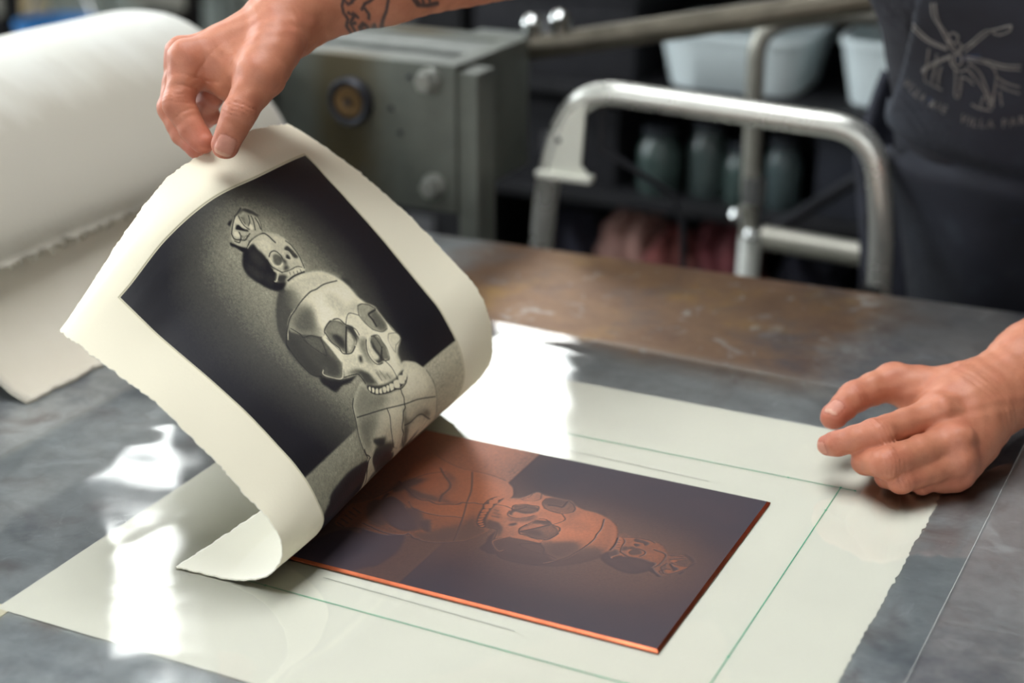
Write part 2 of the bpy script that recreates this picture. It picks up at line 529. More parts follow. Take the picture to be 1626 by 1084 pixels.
bed = empty('press_bed', (0, 0, 0))
tag(bed, 'long worn steel press bed under the print, plate and loose sheets', 'press bed')
bq = [(-1.9, -.72), (.78, -.72), (.78, .5745), (-1.9, .4485)]
mb = MB()
vs = [(x, y, z) for z in (T - .022, T) for x, y in bq]
mb.add(vs, [(3, 2, 1, 0), (4, 5, 6, 7), (0, 1, 5, 4), (1, 2, 6, 5), (2, 3, 7, 6), (3, 0, 4, 7)])
mb.build('bed_plate', M_bed, bed, smooth=False)
for y in (-.62, .36):
    MB().box((-1.85, y, T - .12), (.72, y + .07, T - .022), bevel=.004).build('side_rail', M_dark_iron, bed)
for x in (-1.3, -.2, .6):
    MB().box((x, -.55, T - .10), (x + .06, .36, T - .04), bevel=.003).build('cross_rail', M_dark_iron, bed)
for x in (-1.75, .62):
    for y in (-.60, .36):
        MB().box((x, y, .02), (x + .07, y + .07, T - .12), bevel=.004).box((x - .02, y - .02, 0), (x + .09, y + .09, .02)).build('leg', M_dark_iron, bed)

# ---------------------------------------------------------------- white registration sheet with green pencil guides
def sheet_paper(name, rgb, bump=.12):
    t = NT(name); v = t.coord()
    n = t.noise(v, 9, 4); c = lin(rgb)
    t.set(Base_Color=t.ramp(n, [(.3, tuple(x * .95 for x in c)), (.7, c)]), Roughness=.75, Specular_IOR_Level=.3)
    t.bump(t.noise(v, 700, 3), bump, .0003)
    return t.mat
M_reg = sheet_paper('registration_paper', (226, 225, 213))
nx, ny = 40, 160
xs = np.linspace(-.2250, .3080, nx); ys = np.linspace(-.3270, .1990, ny)
P = np.zeros((nx, ny, 3)); P[..., 0] = xs[:, None]; P[..., 1] = ys[None]; P[..., 2] = T + .0006
wob = np.cumsum(RNG.normal(0, .00045, ny)); wob -= np.linspace(wob[0], wob[-1], ny)
wob = np.clip(wob, -.0022, .0022) + .0007 * np.sign(np.sin(np.arange(ny) * 2.1)) * RNG.random(ny)
P[-1, :, 0] += wob; P[-2, :, 0] += wob * .5
P[-1, -24:, 0] -= np.linspace(0, .003, 24)
reg = MB().grid(P).build('registration_sheet', M_reg)
tag(reg, 'wide white paper under the clear film with green guide lines and a ragged edge', 'paper sheet')
M_green = simple('green_pencil', (70, 176, 138), .7, var=.15, scale=60)
def ribbon(a, b, w=.0008, z=.0009):
    a, b = Vector(a), Vector(b); d = (b - a).normalized(); n = Vector((-d.y, d.x, 0)) * (w / 2)
    return MB().add([(a.x + n.x, a.y + n.y, T + z), (a.x - n.x, a.y - n.y, T + z), (b.x - n.x, b.y - n.y, T + z), (b.x + n.x, b.y + n.y, T + z)], [(0, 1, 2, 3)])
gl = [((.2348, .0966, 0), (.2356, -.2270, 0)), ((.2460, .0960, 0), (-.16, .0935, 0)), ((.2400, -.2262, 0), (-.1500, -.2225, 0))]
for a, b in gl:
    m = ribbon(a, b)
    for p in (a, tuple(np.array(a) * .87 + np.array(b) * .13), tuple(np.array(a) * .18 + np.array(b) * .82)):
        m.add([(p[0] + .0011 * math.cos(k), p[1] + .0011 * math.sin(k), T + .00095) for k in np.linspace(0, 2 * math.pi, 9)[:-1]], [tuple(range(8))])
    m.build('guide_line', M_green, reg, smooth=False)
M_pencil = simple('graphite_pencil', (150, 152, 146), .7)
for a, b in (((-.05, -.1965, 0), (.10, -.2010, 0)), ((.0, .066, 0), (.14, .062, 0))):
    ribbon(a, b, .0005).build('pencil_line', M_pencil, reg, smooth=False)
tab = MB().box((-.2420, -.3360, T + .0001), (-.2150, -.3215, T + .0005)).build('masking_tape', simple('tape', (214, 208, 182), .6))
tag(tab, 'small cream tape tab at the near corner of the white paper', 'tape')

# ---------------------------------------------------------------- clear film laid over the white paper
def film_material():
    t = NT('clear_film')
    t.nt.nodes.remove(t.b)
    tr = t.n('ShaderNodeBsdfTransparent'); tr.inputs[0].default_value = (.985, .99, .985, 1)
    gl_ = t.n('ShaderNodeBsdfGlossy'); gl_.inputs['Roughness'].default_value = .06
    fr = t.n('ShaderNodeFresnel'); fr.inputs['IOR'].default_value = 1.55
    v = t.coord()
    b = t.n('ShaderNodeBump', in_Strength=.07, in_Distance=.004)
    h = t.math('ADD', t.noise(v, 9, 2, .4), t.math('MULTIPLY', t.noise(v, 34, 2, .5), .12))
    t.l(h, b.inputs['Height']); t.l(b.outputs[0], gl_.inputs['Normal']); t.l(b.outputs[0], fr.inputs['Normal'])
    mx = t.n('ShaderNodeMixShader')
    t.l(t.math('MULTIPLY', fr.outputs[0], 1.5), mx.inputs[0]); t.l(tr.outputs[0], mx.inputs[1]); t.l(gl_.outputs[0], mx.inputs[2])
    t.l(mx.outputs[0], t.out.inputs[0])
    return t.mat
M_film = film_material()
fa, fb, fc, fd = (-.395, -.56), (.339, -.56), (.349, .281), (-.380, .309)
nx, ny = 220, 240
u = np.linspace(0, 1, nx)[:, None, None]; w = np.linspace(0, 1, ny)[None, :, None]
Q = (np.array(fa) * (1 - u) + np.array(fb) * u) * (1 - w) + (np.array(fd) * (1 - u) + np.array(fc) * u) * w
P = np.concatenate([Q, np.full((nx, ny, 1), T + .0013)], 2)
bx, by = P[..., 0], P[..., 1]
amp = np.clip((np.abs(bx - .05) - .155) / .12, 0, 1) + np.clip((by - .07) / .1, 0, 1) * np.clip((.12 - bx) / .1, 0, 1) + np.clip((-.2 - by) / .1, 0, 1)
ripple = .00014 * np.sin(bx * 55 + 2 * np.sin(by * 31)) * np.sin(by * 48 + 1.5 * np.sin(bx * 23)) + .00004 * np.sin(bx * 130 + by * 95)
for cx_, cy_, ln_, wd_, an_, a_ in ((-.30, -.035, .05, .008, .5, .00022), (-.255, .010, .035, .006, 1.1, .00017), (-.33, -.09, .06, .010, .35, .00017), (-.06, .262, .05, .006, -.1, .00022), (-.03, .232, .03, .006, .5, .00022), (-.09, .215, .04, .008, 1.2, .00017), (-.13, -.245, .05, .006, .7, .00017), (-.17, -.285, .06, .008, .6, .00017), (-.20, -.22, .05, .008, 1.4, .00014)):
    c_, s_ = math.cos(an_), math.sin(an_); l1 = (bx - cx_) * c_ + (by - cy_) * s_; l2 = -(bx - cx_) * s_ + (by - cy_) * c_
    ripple = ripple + a_ * np.exp(-(l1 / ln_) ** 2 - (l2 / wd_) ** 2)
P[..., 2] += np.clip(amp, 0, 1) * np.clip((.298 - by) / .03, 0, 1) * np.maximum(ripple, -.0005)
film = MB().grid(P).build('clear_film', M_film)
tag(film, 'large clear plastic film lying over the white paper and bare steel, reflecting the windows', 'plastic film')
m = ribbon((.3385, -.56, 0), (.3490, .281, 0), .0005, .0016); 
m.build('cut_edge', simple('film_edge', (176, 178, 174), .5), film, smooth=False)
ribbon((.349, .281, 0), (-.380, .309, 0), .0005, .0016).build('cut_edge', bpy.data.materials['film_edge'], film, smooth=False)

# ---------------------------------------------------------------- the engraved picture, drawn stroke by stroke into a tone table
ART = [["F",0.05,5,1,[[58,19],[89,235],[154,258],[232,306],[235,188],[238,92],[208,-4],[152,-7]]],["F",0.05,4,1,[[232,309],[252,214],[252,141],[241,62],[208,81],[130,325],[195,314]]],["F",0.72,2,1,[[371,711],[351,742],[318,772],[279,786],[239,790],[201,784],[171,770],[144,745],[125,707],[106,641],[91,564],[73,495],[46,442],[49,361],[61,285],[88,268],[131,288],[184,282],[219,304],[240,337],[278,323],[319,338],[362,372],[389,426],[414,494],[402,590]]],["F",0.76,2,1,[[378,701],[358,755],[334,780],[306,799],[271,809],[232,812],[184,815],[111,853],[82,837],[87,769],[93,677],[98,606],[106,528],[115,444],[124,371],[126,322],[141,306],[193,284],[232,311],[271,303],[308,311],[349,341],[380,368],[401,420],[410,468],[395,525],[356,593],[334,669]]],["F",0.36,14,0.8,[[410,468],[371,490],[334,563],[328,547],[317,495],[321,455],[351,355],[380,371],[401,420]]],["F",0.32,16,0.85,[[349,352],[330,420],[317,455],[293,422],[280,379],[256,338],[258,314],[293,309],[328,322]]],["F",0.88,10,0.8,[[304,525],[286,587],[254,574],[217,541],[189,514],[204,493],[254,495]]],["F",0.92,10,0.7,[[358,707],[332,758],[291,774],[256,761],[280,671],[304,636],[338,658]]],["F",0.88,8,0.7,[[193,652],[171,739],[113,807],[85,788],[89,726],[163,636]]],["F",0.32,7,0.8,[[278,609],[237,574],[213,609],[217,661],[202,717],[167,769],[189,763],[217,698],[226,620],[243,598]]],["F",0.3,6,0.8,[[221,571],[204,609],[163,606],[93,647],[122,609]]],["L",0.1,2.2,0.9,[[349,352],[332,420],[310,506],[280,612],[260,696],[223,804]]],["L",0.12,3,0.9,[[323,625],[310,620],[297,620],[282,609],[271,606],[265,587],[245,574],[226,560],[204,568],[176,568],[93,647]]],["L",0.1,2.4,0.9,[[308,509],[286,506],[256,490],[223,487],[191,498],[167,533]]],["L",0.12,3,0.8,[[226,579],[217,620],[217,650],[215,680],[204,709],[178,744],[148,788]]],["L",0.1,2,0.9,[[393,392],[378,365],[349,341],[308,311],[271,303],[239,314]]],["L",0.15,1.6,0.8,[[312,796],[271,809],[232,812],[184,815],[111,853]]],["F",0.07,4,0.9,[[271,371],[258,409],[239,433],[232,420],[250,382]]],["F",0.13,4,1,[[232,346],[228,403],[167,506],[102,558],[111,487],[148,403],[197,346]]],["F",0.72,2,0.9,[[184,501],[169,533],[109,593],[104,558],[109,495],[117,430],[119,433],[109,509],[122,541]]],["F",0.74,2,0.9,[[228,319],[206,341],[165,365],[122,379],[126,330],[126,336],[167,325],[206,311]]],["L",0.07,2.5,0.9,[[269,309],[254,309],[239,325],[228,311],[202,295],[126,325]]],["L",0.8,1.8,0.8,[[245,344],[245,368],[232,406],[171,498]]],["F",0.12,6,0.85,[[168,445],[183,490],[205,496],[232,439],[245,393],[242,362],[218,358],[193,383]]],["F",0.2,6,0.6,[[138,605],[165,612],[190,585],[219,597],[209,578],[177,565],[159,563]]],["F",0.16,8,0.8,[[96,590],[107,675],[143,702],[151,712],[144,664],[130,623],[117,581]]],["F",0.28,8,0.6,[[175,717],[196,752],[217,714],[230,670],[229,626],[230,594],[228,657],[212,710],[192,728]]],["F",0.14,5,0.8,[[236,431],[245,450],[260,405],[250,397]]],["F",0.2,8,0.7,[[85,468],[109,507],[154,492],[170,411],[165,337],[130,358]]],["L",0.1,2.5,0.7,[[67,289],[93,272]]],["L",0.1,2.5,0.7,[[66,320],[93,301]]],["L",0.1,2.5,0.7,[[65,350],[93,329]]],["L",0.1,2.5,0.7,[[63,380],[93,358]]],["L",0.1,2.5,0.7,[[62,410],[93,386]]],["L",0.75,3,0.6,[[76,337],[89,364],[124,354],[165,337],[198,329],[225,324]]],["L",0.1,2,0.8,[[122,281],[159,303],[196,298],[230,311],[235,333]]],["L",0.1,2,0.8,[[171,770],[144,745],[125,707],[108,637],[93,560],[75,490],[50,444]]],["F",0.1,3,0.95,[[501,341],[482,357],[449,411],[436,479],[430,430],[438,387],[436,344],[458,330],[479,322]]],["F",0.2,3,1,[[731,463],[735,520],[735,563],[729,609],[712,652],[690,690],[662,717],[627,739],[499,550],[482,414],[499,325],[560,311],[605,319],[649,338],[694,392]]],["F",0.9,3,1,[[727,609],[705,669],[668,707],[633,723],[597,726],[568,739],[545,761],[516,761],[477,763],[456,766],[432,763],[410,715],[380,698],[330,677],[328,633],[345,574],[371,520],[408,495],[432,487],[445,449],[469,447],[501,457],[566,468],[631,379],[666,438],[690,531],[727,485],[738,550]]],["F",0.76,8,0.9,[[731,525],[727,579],[709,650],[683,696],[660,715],[662,690],[673,623],[679,563],[675,495],[668,455],[701,463]]],["F",0.3,16,0.95,[[729,463],[729,512],[712,517],[686,495],[673,487],[666,430],[640,373],[616,327],[651,344],[694,395]]],["F",0.3,14,0.95,[[668,490],[657,525],[633,522],[610,503],[586,479],[575,468],[594,430],[601,403],[636,390],[657,414],[666,452]]],["F",0.27,10,0.95,[[633,387],[601,403],[592,433],[568,460],[527,428],[495,384],[501,330],[560,311],[605,325],[631,360]]],["F",0.33,6,0.9,[[592,403],[590,430],[568,455],[525,428],[555,411],[586,401]]],["F",0.38,7,0.95,[[566,457],[547,466],[488,463],[456,417],[464,387],[492,355],[523,430]]],["F",0.95,10,0.9,[[649,560],[651,633],[642,704],[607,715],[573,661],[590,585],[586,520],[575,482],[612,517]]],["L",0.93,2.5,0.9,[[620,346],[649,390],[664,428],[670,471],[677,525],[677,568]]],["L",0.1,2.4,0.95,[[662,696],[675,639],[677,596],[681,566],[677,514],[668,460],[660,417],[640,373],[614,327],[597,317]]],["L",0.12,1.8,0.9,[[638,390],[612,403],[599,403],[592,433],[571,463],[571,485]]],["L",0.12,1.8,0.9,[[594,398],[573,401],[551,409],[525,428],[566,457]]],["L",0.06,2,0.9,[[610,325],[560,311],[512,314],[492,341]]],["F",0.92,2,0.9,[[568,466],[568,487],[529,493],[499,495],[484,468],[492,460],[532,463]]],["L",0.2,1.5,0.8,[[560,482],[534,485],[510,490]]],["L",0.88,2,0.9,[[501,368],[492,355],[469,379],[453,409],[469,441],[484,468]]],["F",0.18,9,0.8,[[627,365],[605,376],[573,360],[516,355],[497,338],[521,314],[564,311],[603,325]]],["F",0.2,8,0.7,[[532,428],[499,444],[469,425],[466,390],[490,371]]],["F",0.62,9,0.7,[[594,677],[588,709],[562,685],[575,644],[579,606],[592,587]]],["F",0.6,8,0.6,[[460,736],[425,731],[395,704],[364,693],[386,677],[425,701]]],["F",0.8,4,1,[[497,487],[486,522],[466,539],[445,547],[410,568],[380,609],[358,625],[354,604],[369,550],[404,498],[430,495],[438,482],[447,430],[466,444]]],["F",0.2,6,0.9,[[456,436],[445,495],[423,531],[397,533],[378,533],[391,495],[406,482],[427,487],[440,471]]],["L",0.1,2,0.9,[[451,422],[436,479],[423,487],[401,485]]],["F",0.8,5,0.9,[[451,525],[427,563],[391,582],[369,609],[371,568],[406,547],[432,520]]],["L",0.35,3,0.7,[[404,563],[378,563]]],["L",0.35,3,0.7,[[401,582],[373,585]]],["L",0.35,3,0.7,[[382,604],[367,606]]],["F",0.34,9,0.85,[[505,606],[490,633],[469,598],[440,582],[421,596],[436,560],[469,566],[492,579]]],["F",0.1,4,0.95,[[469,544],[464,555],[451,541],[451,531],[460,533]]],["F",0.42,3,1,[[581,503],[588,536],[586,563],[568,590],[553,593],[538,598],[514,587],[497,563],[490,528],[499,501],[519,495],[549,487],[571,495]]],["F",0.12,6,0.9,[[558,514],[545,536],[525,533],[508,514],[525,506],[547,506]]],["F",0.5,6,0.8,[[579,531],[573,571],[549,574],[536,547],[555,531],[566,514]]],["F",0.75,3,0.9,[[538,577],[525,582],[505,568],[495,536],[495,517],[516,541]]],["F",0.12,4,0.9,[[553,593],[538,617],[514,606],[501,579],[519,587],[538,590]]],["F",0.95,2,0.9,[[540,617],[529,620],[514,615],[514,604],[529,609]]],["L",0.07,3,0.95,[[551,590],[536,566],[519,539],[497,506]]],["L",0.08,2.4,0.95,[[573,490],[581,503],[588,536],[588,560],[579,587],[558,593],[547,604],[529,617],[512,612]]],["L",0.08,2.4,0.9,[[573,493],[545,487],[519,495],[501,493],[488,525],[495,560]]],["F",0.97,2,0.9,[[597,552],[590,566],[588,558],[592,550]]],["L",0.1,2,0.9,[[558,598],[571,625],[573,647],[553,674]]],["F",0.84,5,0.9,[[571,633],[555,663],[525,663],[499,671],[495,639],[516,623],[542,623],[555,609]]],["F",0.55,3,1,[[575,698],[573,720],[558,744],[540,758],[512,758],[486,753],[477,739],[479,712],[499,685],[527,674],[555,677]]],["F",0.3,5,0.9,[[540,744],[527,753],[488,750],[479,726],[495,707],[519,712],[532,715]]],["L",0.08,4,0.9,[[538,753],[540,726],[538,712],[521,712],[501,707]]],["L",0.1,2,0.95,[[575,698],[573,720],[558,744],[540,758]]],["L",0.15,1.8,0.8,[[573,696],[553,674],[523,674],[499,685],[479,712],[477,742]]],["L",0.15,1.6,0.8,[[538,763],[510,763],[477,761],[464,761],[449,772]]],["F",0.8,3,0.9,[[464,731],[451,766],[432,766],[427,739],[414,709],[443,712]]],["L",0.25,1.6,0.8,[[464,731],[447,709],[412,704],[425,726],[432,766],[451,766],[464,731]]],["F",0.4,3,1,[[484,639],[488,666],[477,680],[451,682],[427,677],[408,658],[419,631],[423,598],[438,596],[466,606]]],["F",0.12,4,0.9,[[482,644],[460,636],[436,633],[423,636],[427,620],[453,617]]],["F",0.13,4,0.9,[[425,617],[421,639],[414,617],[421,596],[427,593]]],["F",0.84,3,0.95,[[484,633],[462,623],[445,623],[430,623],[430,601],[443,593],[466,606]]],["L",0.92,3,0.9,[[492,639],[477,612],[460,593],[438,587],[421,596]]],["L",0.1,2,0.9,[[490,625],[477,606],[456,587],[432,585],[417,596],[412,620]]],["L",0.1,2,0.9,[[488,655],[479,685],[456,682],[434,680],[408,658],[421,625],[436,644],[447,666]]],["L",0.1,2,0.9,[[419,633],[393,642],[371,642],[347,636]]],["F",0.5,7,0.6,[[419,566],[395,587],[378,620],[358,625],[367,590],[388,563]]],["F",0.95,5,0.7,[[458,715],[425,701],[388,688],[384,666],[423,671]]],["F",0.2,3,1,[[395,485],[375,531],[362,577],[356,628],[360,685],[338,688],[328,666],[325,628],[332,590],[341,550],[358,503],[375,479]]],["F",0.86,1,1,[[388,487],[386,495],[380,490],[375,482],[378,476],[384,479]]],["F",0.86,1,1,[[380,498],[378,506],[371,503],[367,493],[369,487],[373,490]]],["F",0.86,1,1,[[371,512],[369,522],[362,517],[356,506],[360,498],[367,503]]],["F",0.86,1,1,[[364,528],[362,541],[356,533],[349,525],[354,517],[360,520]]],["F",0.86,1,1,[[362,547],[358,560],[349,555],[345,544],[349,536],[356,539]]],["F",0.86,1,1,[[358,568],[354,579],[347,574],[341,563],[345,555],[351,558]]],["F",0.86,1,1,[[356,585],[349,604],[341,598],[334,587],[338,574],[347,577]]],["F",0.86,1,1,[[354,615],[347,639],[336,633],[328,623],[336,601],[347,604]]],["F",0.86,1,1,[[356,650],[347,674],[336,669],[328,655],[336,636],[347,639]]],["F",0.86,1,1,[[356,682],[354,698],[341,690],[332,677],[336,663],[347,669]]],["L",0.06,2,0.9,[[391,487],[380,479],[360,498],[347,533],[338,566],[332,604],[323,625],[325,663],[336,685]]],["F",0.66,8,0.6,[[653,623],[633,650],[601,658],[588,625],[607,598],[633,593]]],["F",0.5,7,0.55,[[605,487],[590,495],[571,485],[575,471],[584,460]]],["L",0.3,1.4,0.7,[[547,677],[519,677],[497,682]]],["L",0.2,1.5,0.7,[[586,525],[586,552],[575,574],[560,585]]],["L",0.25,1.4,0.7,[[551,512],[538,517],[521,517]]],["L",0.15,1.6,0.8,[[542,598],[523,593],[505,585],[497,568]]],["L",0.15,1.6,0.8,[[542,606],[525,606],[505,598]]],["L",0.9,1.6,0.8,[[484,642],[471,615],[449,604],[434,606]]],["L",0.12,1.6,0.8,[[486,666],[462,666],[443,658],[423,631]]],["L",0.3,1.3,0.7,[[419,525],[395,531],[378,533]]],["L",0.3,1.3,0.7,[[404,571],[388,563]]],["L",0.4,1.2,0.5,[[597,411],[571,398]]],["L",0.4,1.2,0.5,[[588,414],[562,401]]],["L",0.4,1.2,0.5,[[581,417],[553,403]]],["L",0.4,1.2,0.5,[[573,420],[547,406]]],["L",0.4,1.2,0.5,[[564,422],[538,409]]],["L",0.4,1.2,0.5,[[558,425],[529,414]]],["F",0.72,2,1,[[863,471],[870,498],[874,533],[870,571],[855,601],[837,623],[816,633],[787,631],[770,631],[748,623],[733,612],[733,568],[735,514],[740,512],[753,476],[777,452],[848,460]]],["F",0.08,3,1,[[861,455],[861,476],[861,506],[844,506],[829,512],[803,509],[783,503],[770,503],[755,479],[738,509],[729,466],[751,436],[781,417],[807,406],[831,411],[848,430]]],["F",0.2,10,0.8,[[853,474],[842,501],[814,498],[796,485],[814,463],[837,460]]],["F",0.2,10,0.8,[[844,441],[822,441],[794,457],[777,447],[787,428],[816,417]]],["F",0.16,8,0.8,[[787,466],[777,490],[757,474],[751,447],[768,444]]],["F",0.85,8,0.9,[[859,520],[863,563],[844,577],[827,563],[820,531],[831,520],[846,517]]],["F",0.8,6,0.8,[[850,596],[835,617],[814,625],[809,604],[831,587]]],["L",0.07,2.6,0.95,[[861,474],[870,501],[872,536],[868,568],[855,579],[842,582],[833,585]]],["L",0.8,1.8,0.9,[[861,476],[866,501],[868,525]]],["F",0.34,2,1,[[811,544],[805,560],[787,558],[781,539],[790,525],[803,531]]],["L",0.08,2,0.95,[[814,525],[820,541],[818,558],[809,566],[798,568],[792,566]]],["L",0.85,3,0.9,[[809,522],[794,517],[785,522],[779,539],[781,552]]],["F",0.2,2,1,[[809,601],[809,617],[794,623],[781,625],[770,625],[774,609],[790,606],[803,598]]],["L",0.3,3,0.8,[[792,617],[785,617]]],["F",0.15,2,1,[[792,587],[790,596],[779,593],[779,585],[785,579]]],["F",0.12,4,0.9,[[803,563],[792,568],[777,571],[772,555],[766,568],[761,552],[766,536],[777,558],[792,558]]],["L",0.82,2.5,0.9,[[800,579],[803,593],[794,606],[777,598],[777,587],[785,577]]],["F",0.8,2,0.95,[[753,541],[751,579],[742,612],[733,609],[738,579],[746,539]]],["L",0.12,1.6,0.9,[[764,525],[757,555],[753,593],[744,609]]],["L",0.15,1.5,0.8,[[753,552],[746,547]]],["L",0.15,1.5,0.8,[[748,566],[742,563]]],["L",0.15,1.5,0.8,[[744,582],[738,577]]],["L",0.15,1.5,0.8,[[742,596],[735,593]]],["F",0.12,4,0.9,[[764,503],[753,531],[742,525],[740,512],[746,490],[757,487]]],["F",0.66,3,0.9,[[746,522],[740,563],[733,585],[735,547],[738,517]]],["L",0.78,3,0.9,[[779,503],[770,509],[764,503],[755,482],[757,476]]],["L",0.75,3,0.9,[[770,509],[768,531]]],["L",0.1,2.4,0.9,[[811,509],[794,506],[779,514],[764,525]]],["L",0.05,3,0.95,[[738,522],[738,558],[731,604]]],["L",0.1,2,0.9,[[822,625],[805,633],[772,631],[738,615]]],["F",0.06,2,1,[[896,433],[887,444],[868,466],[859,474],[859,452],[876,441],[889,428]]],["F",0.06,2,1,[[933,476],[935,503],[939,520],[931,498],[926,476]]],["F",0.66,2,1,[[909,457],[928,490],[937,520],[944,550],[946,571],[933,590],[918,601],[907,596],[885,582],[872,571],[872,536],[872,501],[866,474],[879,452],[894,444]]],["F",0.12,3,0.9,[[937,533],[944,566],[931,590],[913,601],[907,593],[920,582],[926,571],[937,560],[935,544]]],["F",0.5,3,0.8,[[933,536],[928,571],[913,558],[902,539],[918,533]]],["F",0.82,2,0.95,[[911,468],[937,517],[931,525],[913,525],[900,531],[900,514],[922,503],[913,482]]],["F",0.07,1.5,1,[[913,487],[918,506],[905,512],[894,525],[892,520],[907,495]]],["F",0.9,2,1,[[907,466],[909,482],[900,487],[894,485],[894,474],[902,466]]],["F",0.92,1.5,1,[[902,541],[902,550],[892,550],[889,541],[894,536]]],["L",0.08,2,0.9,[[909,460],[926,493],[937,520]]],["L",0.08,2.4,0.9,[[907,460],[896,457],[887,474],[892,485],[902,490]]],["L",0.1,2,0.9,[[933,531],[918,525],[905,525],[894,531]]],["L",0.1,2,0.9,[[918,574],[905,568],[885,550]]],["L",0.1,2.4,0.9,[[909,582],[894,579],[879,571]]],["L",0.2,1.6,0.9,[[907,593],[892,587],[874,571]]],["L",0.1,2,0.8,[[922,566],[909,555],[902,539]]],["L",0.12,2,0.9,[[892,452],[883,463],[885,476],[879,490],[883,509],[885,522]]],["L",0.18,1.4,0.8,[[892,490],[881,487]]],["L",0.18,1.4,0.8,[[889,495],[881,493]]],["L",0.18,1.4,0.8,[[887,501],[881,501]]],["L",0.18,1.4,0.8,[[887,506],[881,506]]],["L",0.18,1.4,0.8,[[885,509],[881,512]]],["L",0.2,1.4,0.8,[[928,536],[922,544]]],["L",0.2,1.4,0.8,[[924,536],[918,541]]],["L",0.2,1.4,0.8,[[920,533],[913,536]]],["L",0.2,1.4,0.8,[[915,533],[909,533]]],["L",0.1,3,0.8,[[946,560],[939,533],[937,517]]]]
def _blur(a, s):
    r = max(1, int(round(s * 2.2))); k = np.exp(-.5 * (np.arange(-r, r + 1) / s) ** 2); k /= k.sum()
    a = np.pad(a, ((r, r), (r, r)), mode='edge')
    a = sum(w_ * a[i:i + a.shape[0] - 2 * r] for i, w_ in enumerate(k))
    return sum(w_ * a[:, i:i + a.shape[1] - 2 * r] for i, w_ in enumerate(k))
def _curve(P, closed, n=5):
    m = len(P); Q = []
    for i in range(m if closed else m - 1):
        if closed: p0, p1, p2, p3 = P[i - 1], P[i], P[(i + 1) % m], P[(i + 2) % m]
        else: p0, p1, p2, p3 = P[max(i - 1, 0)], P[i], P[i + 1], P[min(i + 2, m - 1)]
        for k in range(n):
            u = k / n
            Q.append(.5 * ((2 * p1) + (-p0 + p2) * u + (2 * p0 - 5 * p1 + 4 * p2 - p3) * u * u + (-p0 + 3 * p1 - 3 * p2 + p3) * u ** 3))
    if not closed: Q.append(P[-1])
    return np.array(Q)
def draw_art(strokes, W=900, Hh=705):
    rng = np.random.default_rng(3)
    X, Y = np.meshgrid((np.arange(W) + .5) / W, (np.arange(Hh) + .5) / Hh, indexing='ij')
    d = Y - .53
    wn = .25 + .07 * np.sin(np.clip((X - .3) / .7, 0, 1) * np.pi); wf = .17 + .06 * np.sin(np.clip((X - .45) / .5, 0, 1) * np.pi)
    g = np.exp(-(np.clip(-d, 0, 1) / wn) ** 2 - (np.clip(d, 0, 1) / wf) ** 2) * np.clip((1.06 - X) / .18, 0, 1)
    A = .045 + .55 * g
    fl = np.clip((.33 - X) / .006, 0, 1); A = A * (1 - fl) + fl * (.44 + .26 * Y)
    n1 = rng.normal(size=(W, Hh)); n2 = _blur(rng.normal(size=(W, Hh)), 1.5) * 5
    A = A + (A - .03) * (.08 * n1 + .05 * n2)
    for op, t, s, o, P in strokes:
        P = np.asarray(P, float) * [W / 1000., Hh / 1000.]
        Q = _curve(P, op == 'F'); pad = int(s * 3 + 4)
        x0, y0 = np.maximum(np.floor(Q.min(0)).astype(int) - pad, 0); x1, y1 = np.minimum(np.ceil(Q.max(0)).astype(int) + pad, [W, Hh])
        if x1 <= x0 + 2 or y1 <= y0 + 2: continue
        gx, gy = np.meshgrid(np.arange(x0, x1) + .5, np.arange(y0, y1) + .5, indexing='ij')
        if op == 'F':
            M = np.zeros(gx.shape, bool)
            for (ax, ay), (bx_, by_) in zip(Q, np.roll(Q, -1, 0)):
                if ay != by_: M ^= ((ay > gy) != (by_ > gy)) & (gx < (bx_ - ax) * (gy - ay) / (by_ - ay) + ax)
            M = _blur(M.astype(float), max(.7, s * .85))
        else:
            D = np.full(gx.shape, 1e9)
            for a, b in zip(Q[:-1], Q[1:]):
                e = b - a; tt = np.clip(((gx - a[0]) * e[0] + (gy - a[1]) * e[1]) / max(e @ e, 1e-9), 0, 1)
                D = np.minimum(D, np.hypot(gx - a[0] - tt * e[0], gy - a[1] - tt * e[1]))
            M = np.clip(1.2 - D / (s * .80), 0, 1)
        M = M * o
        tt = t * (1 + .028 * n2[x0:x1, y0:y1] + .03 * n1[x0:x1, y0:y1])
        A[x0:x1, y0:y1] = A[x0:x1, y0:y1] * (1 - M) + tt * M
    return np.clip(A, .02, 1)
TONE = draw_art(ART)
def tone_at(x, y):
    W, Hh = TONE.shape
    fx = np.clip(x * W - .5, 0, W - 1.001); fy = np.clip(y * Hh - .5, 0, Hh - 1.001)
    i = fx.astype(int); j = fy.astype(int); u = fx - i; v = fy - j
    return (TONE[i, j] * (1 - u) + TONE[i + 1, j] * u) * (1 - v) + (TONE[i, j + 1] * (1 - u) + TONE[i + 1, j + 1] * u) * v

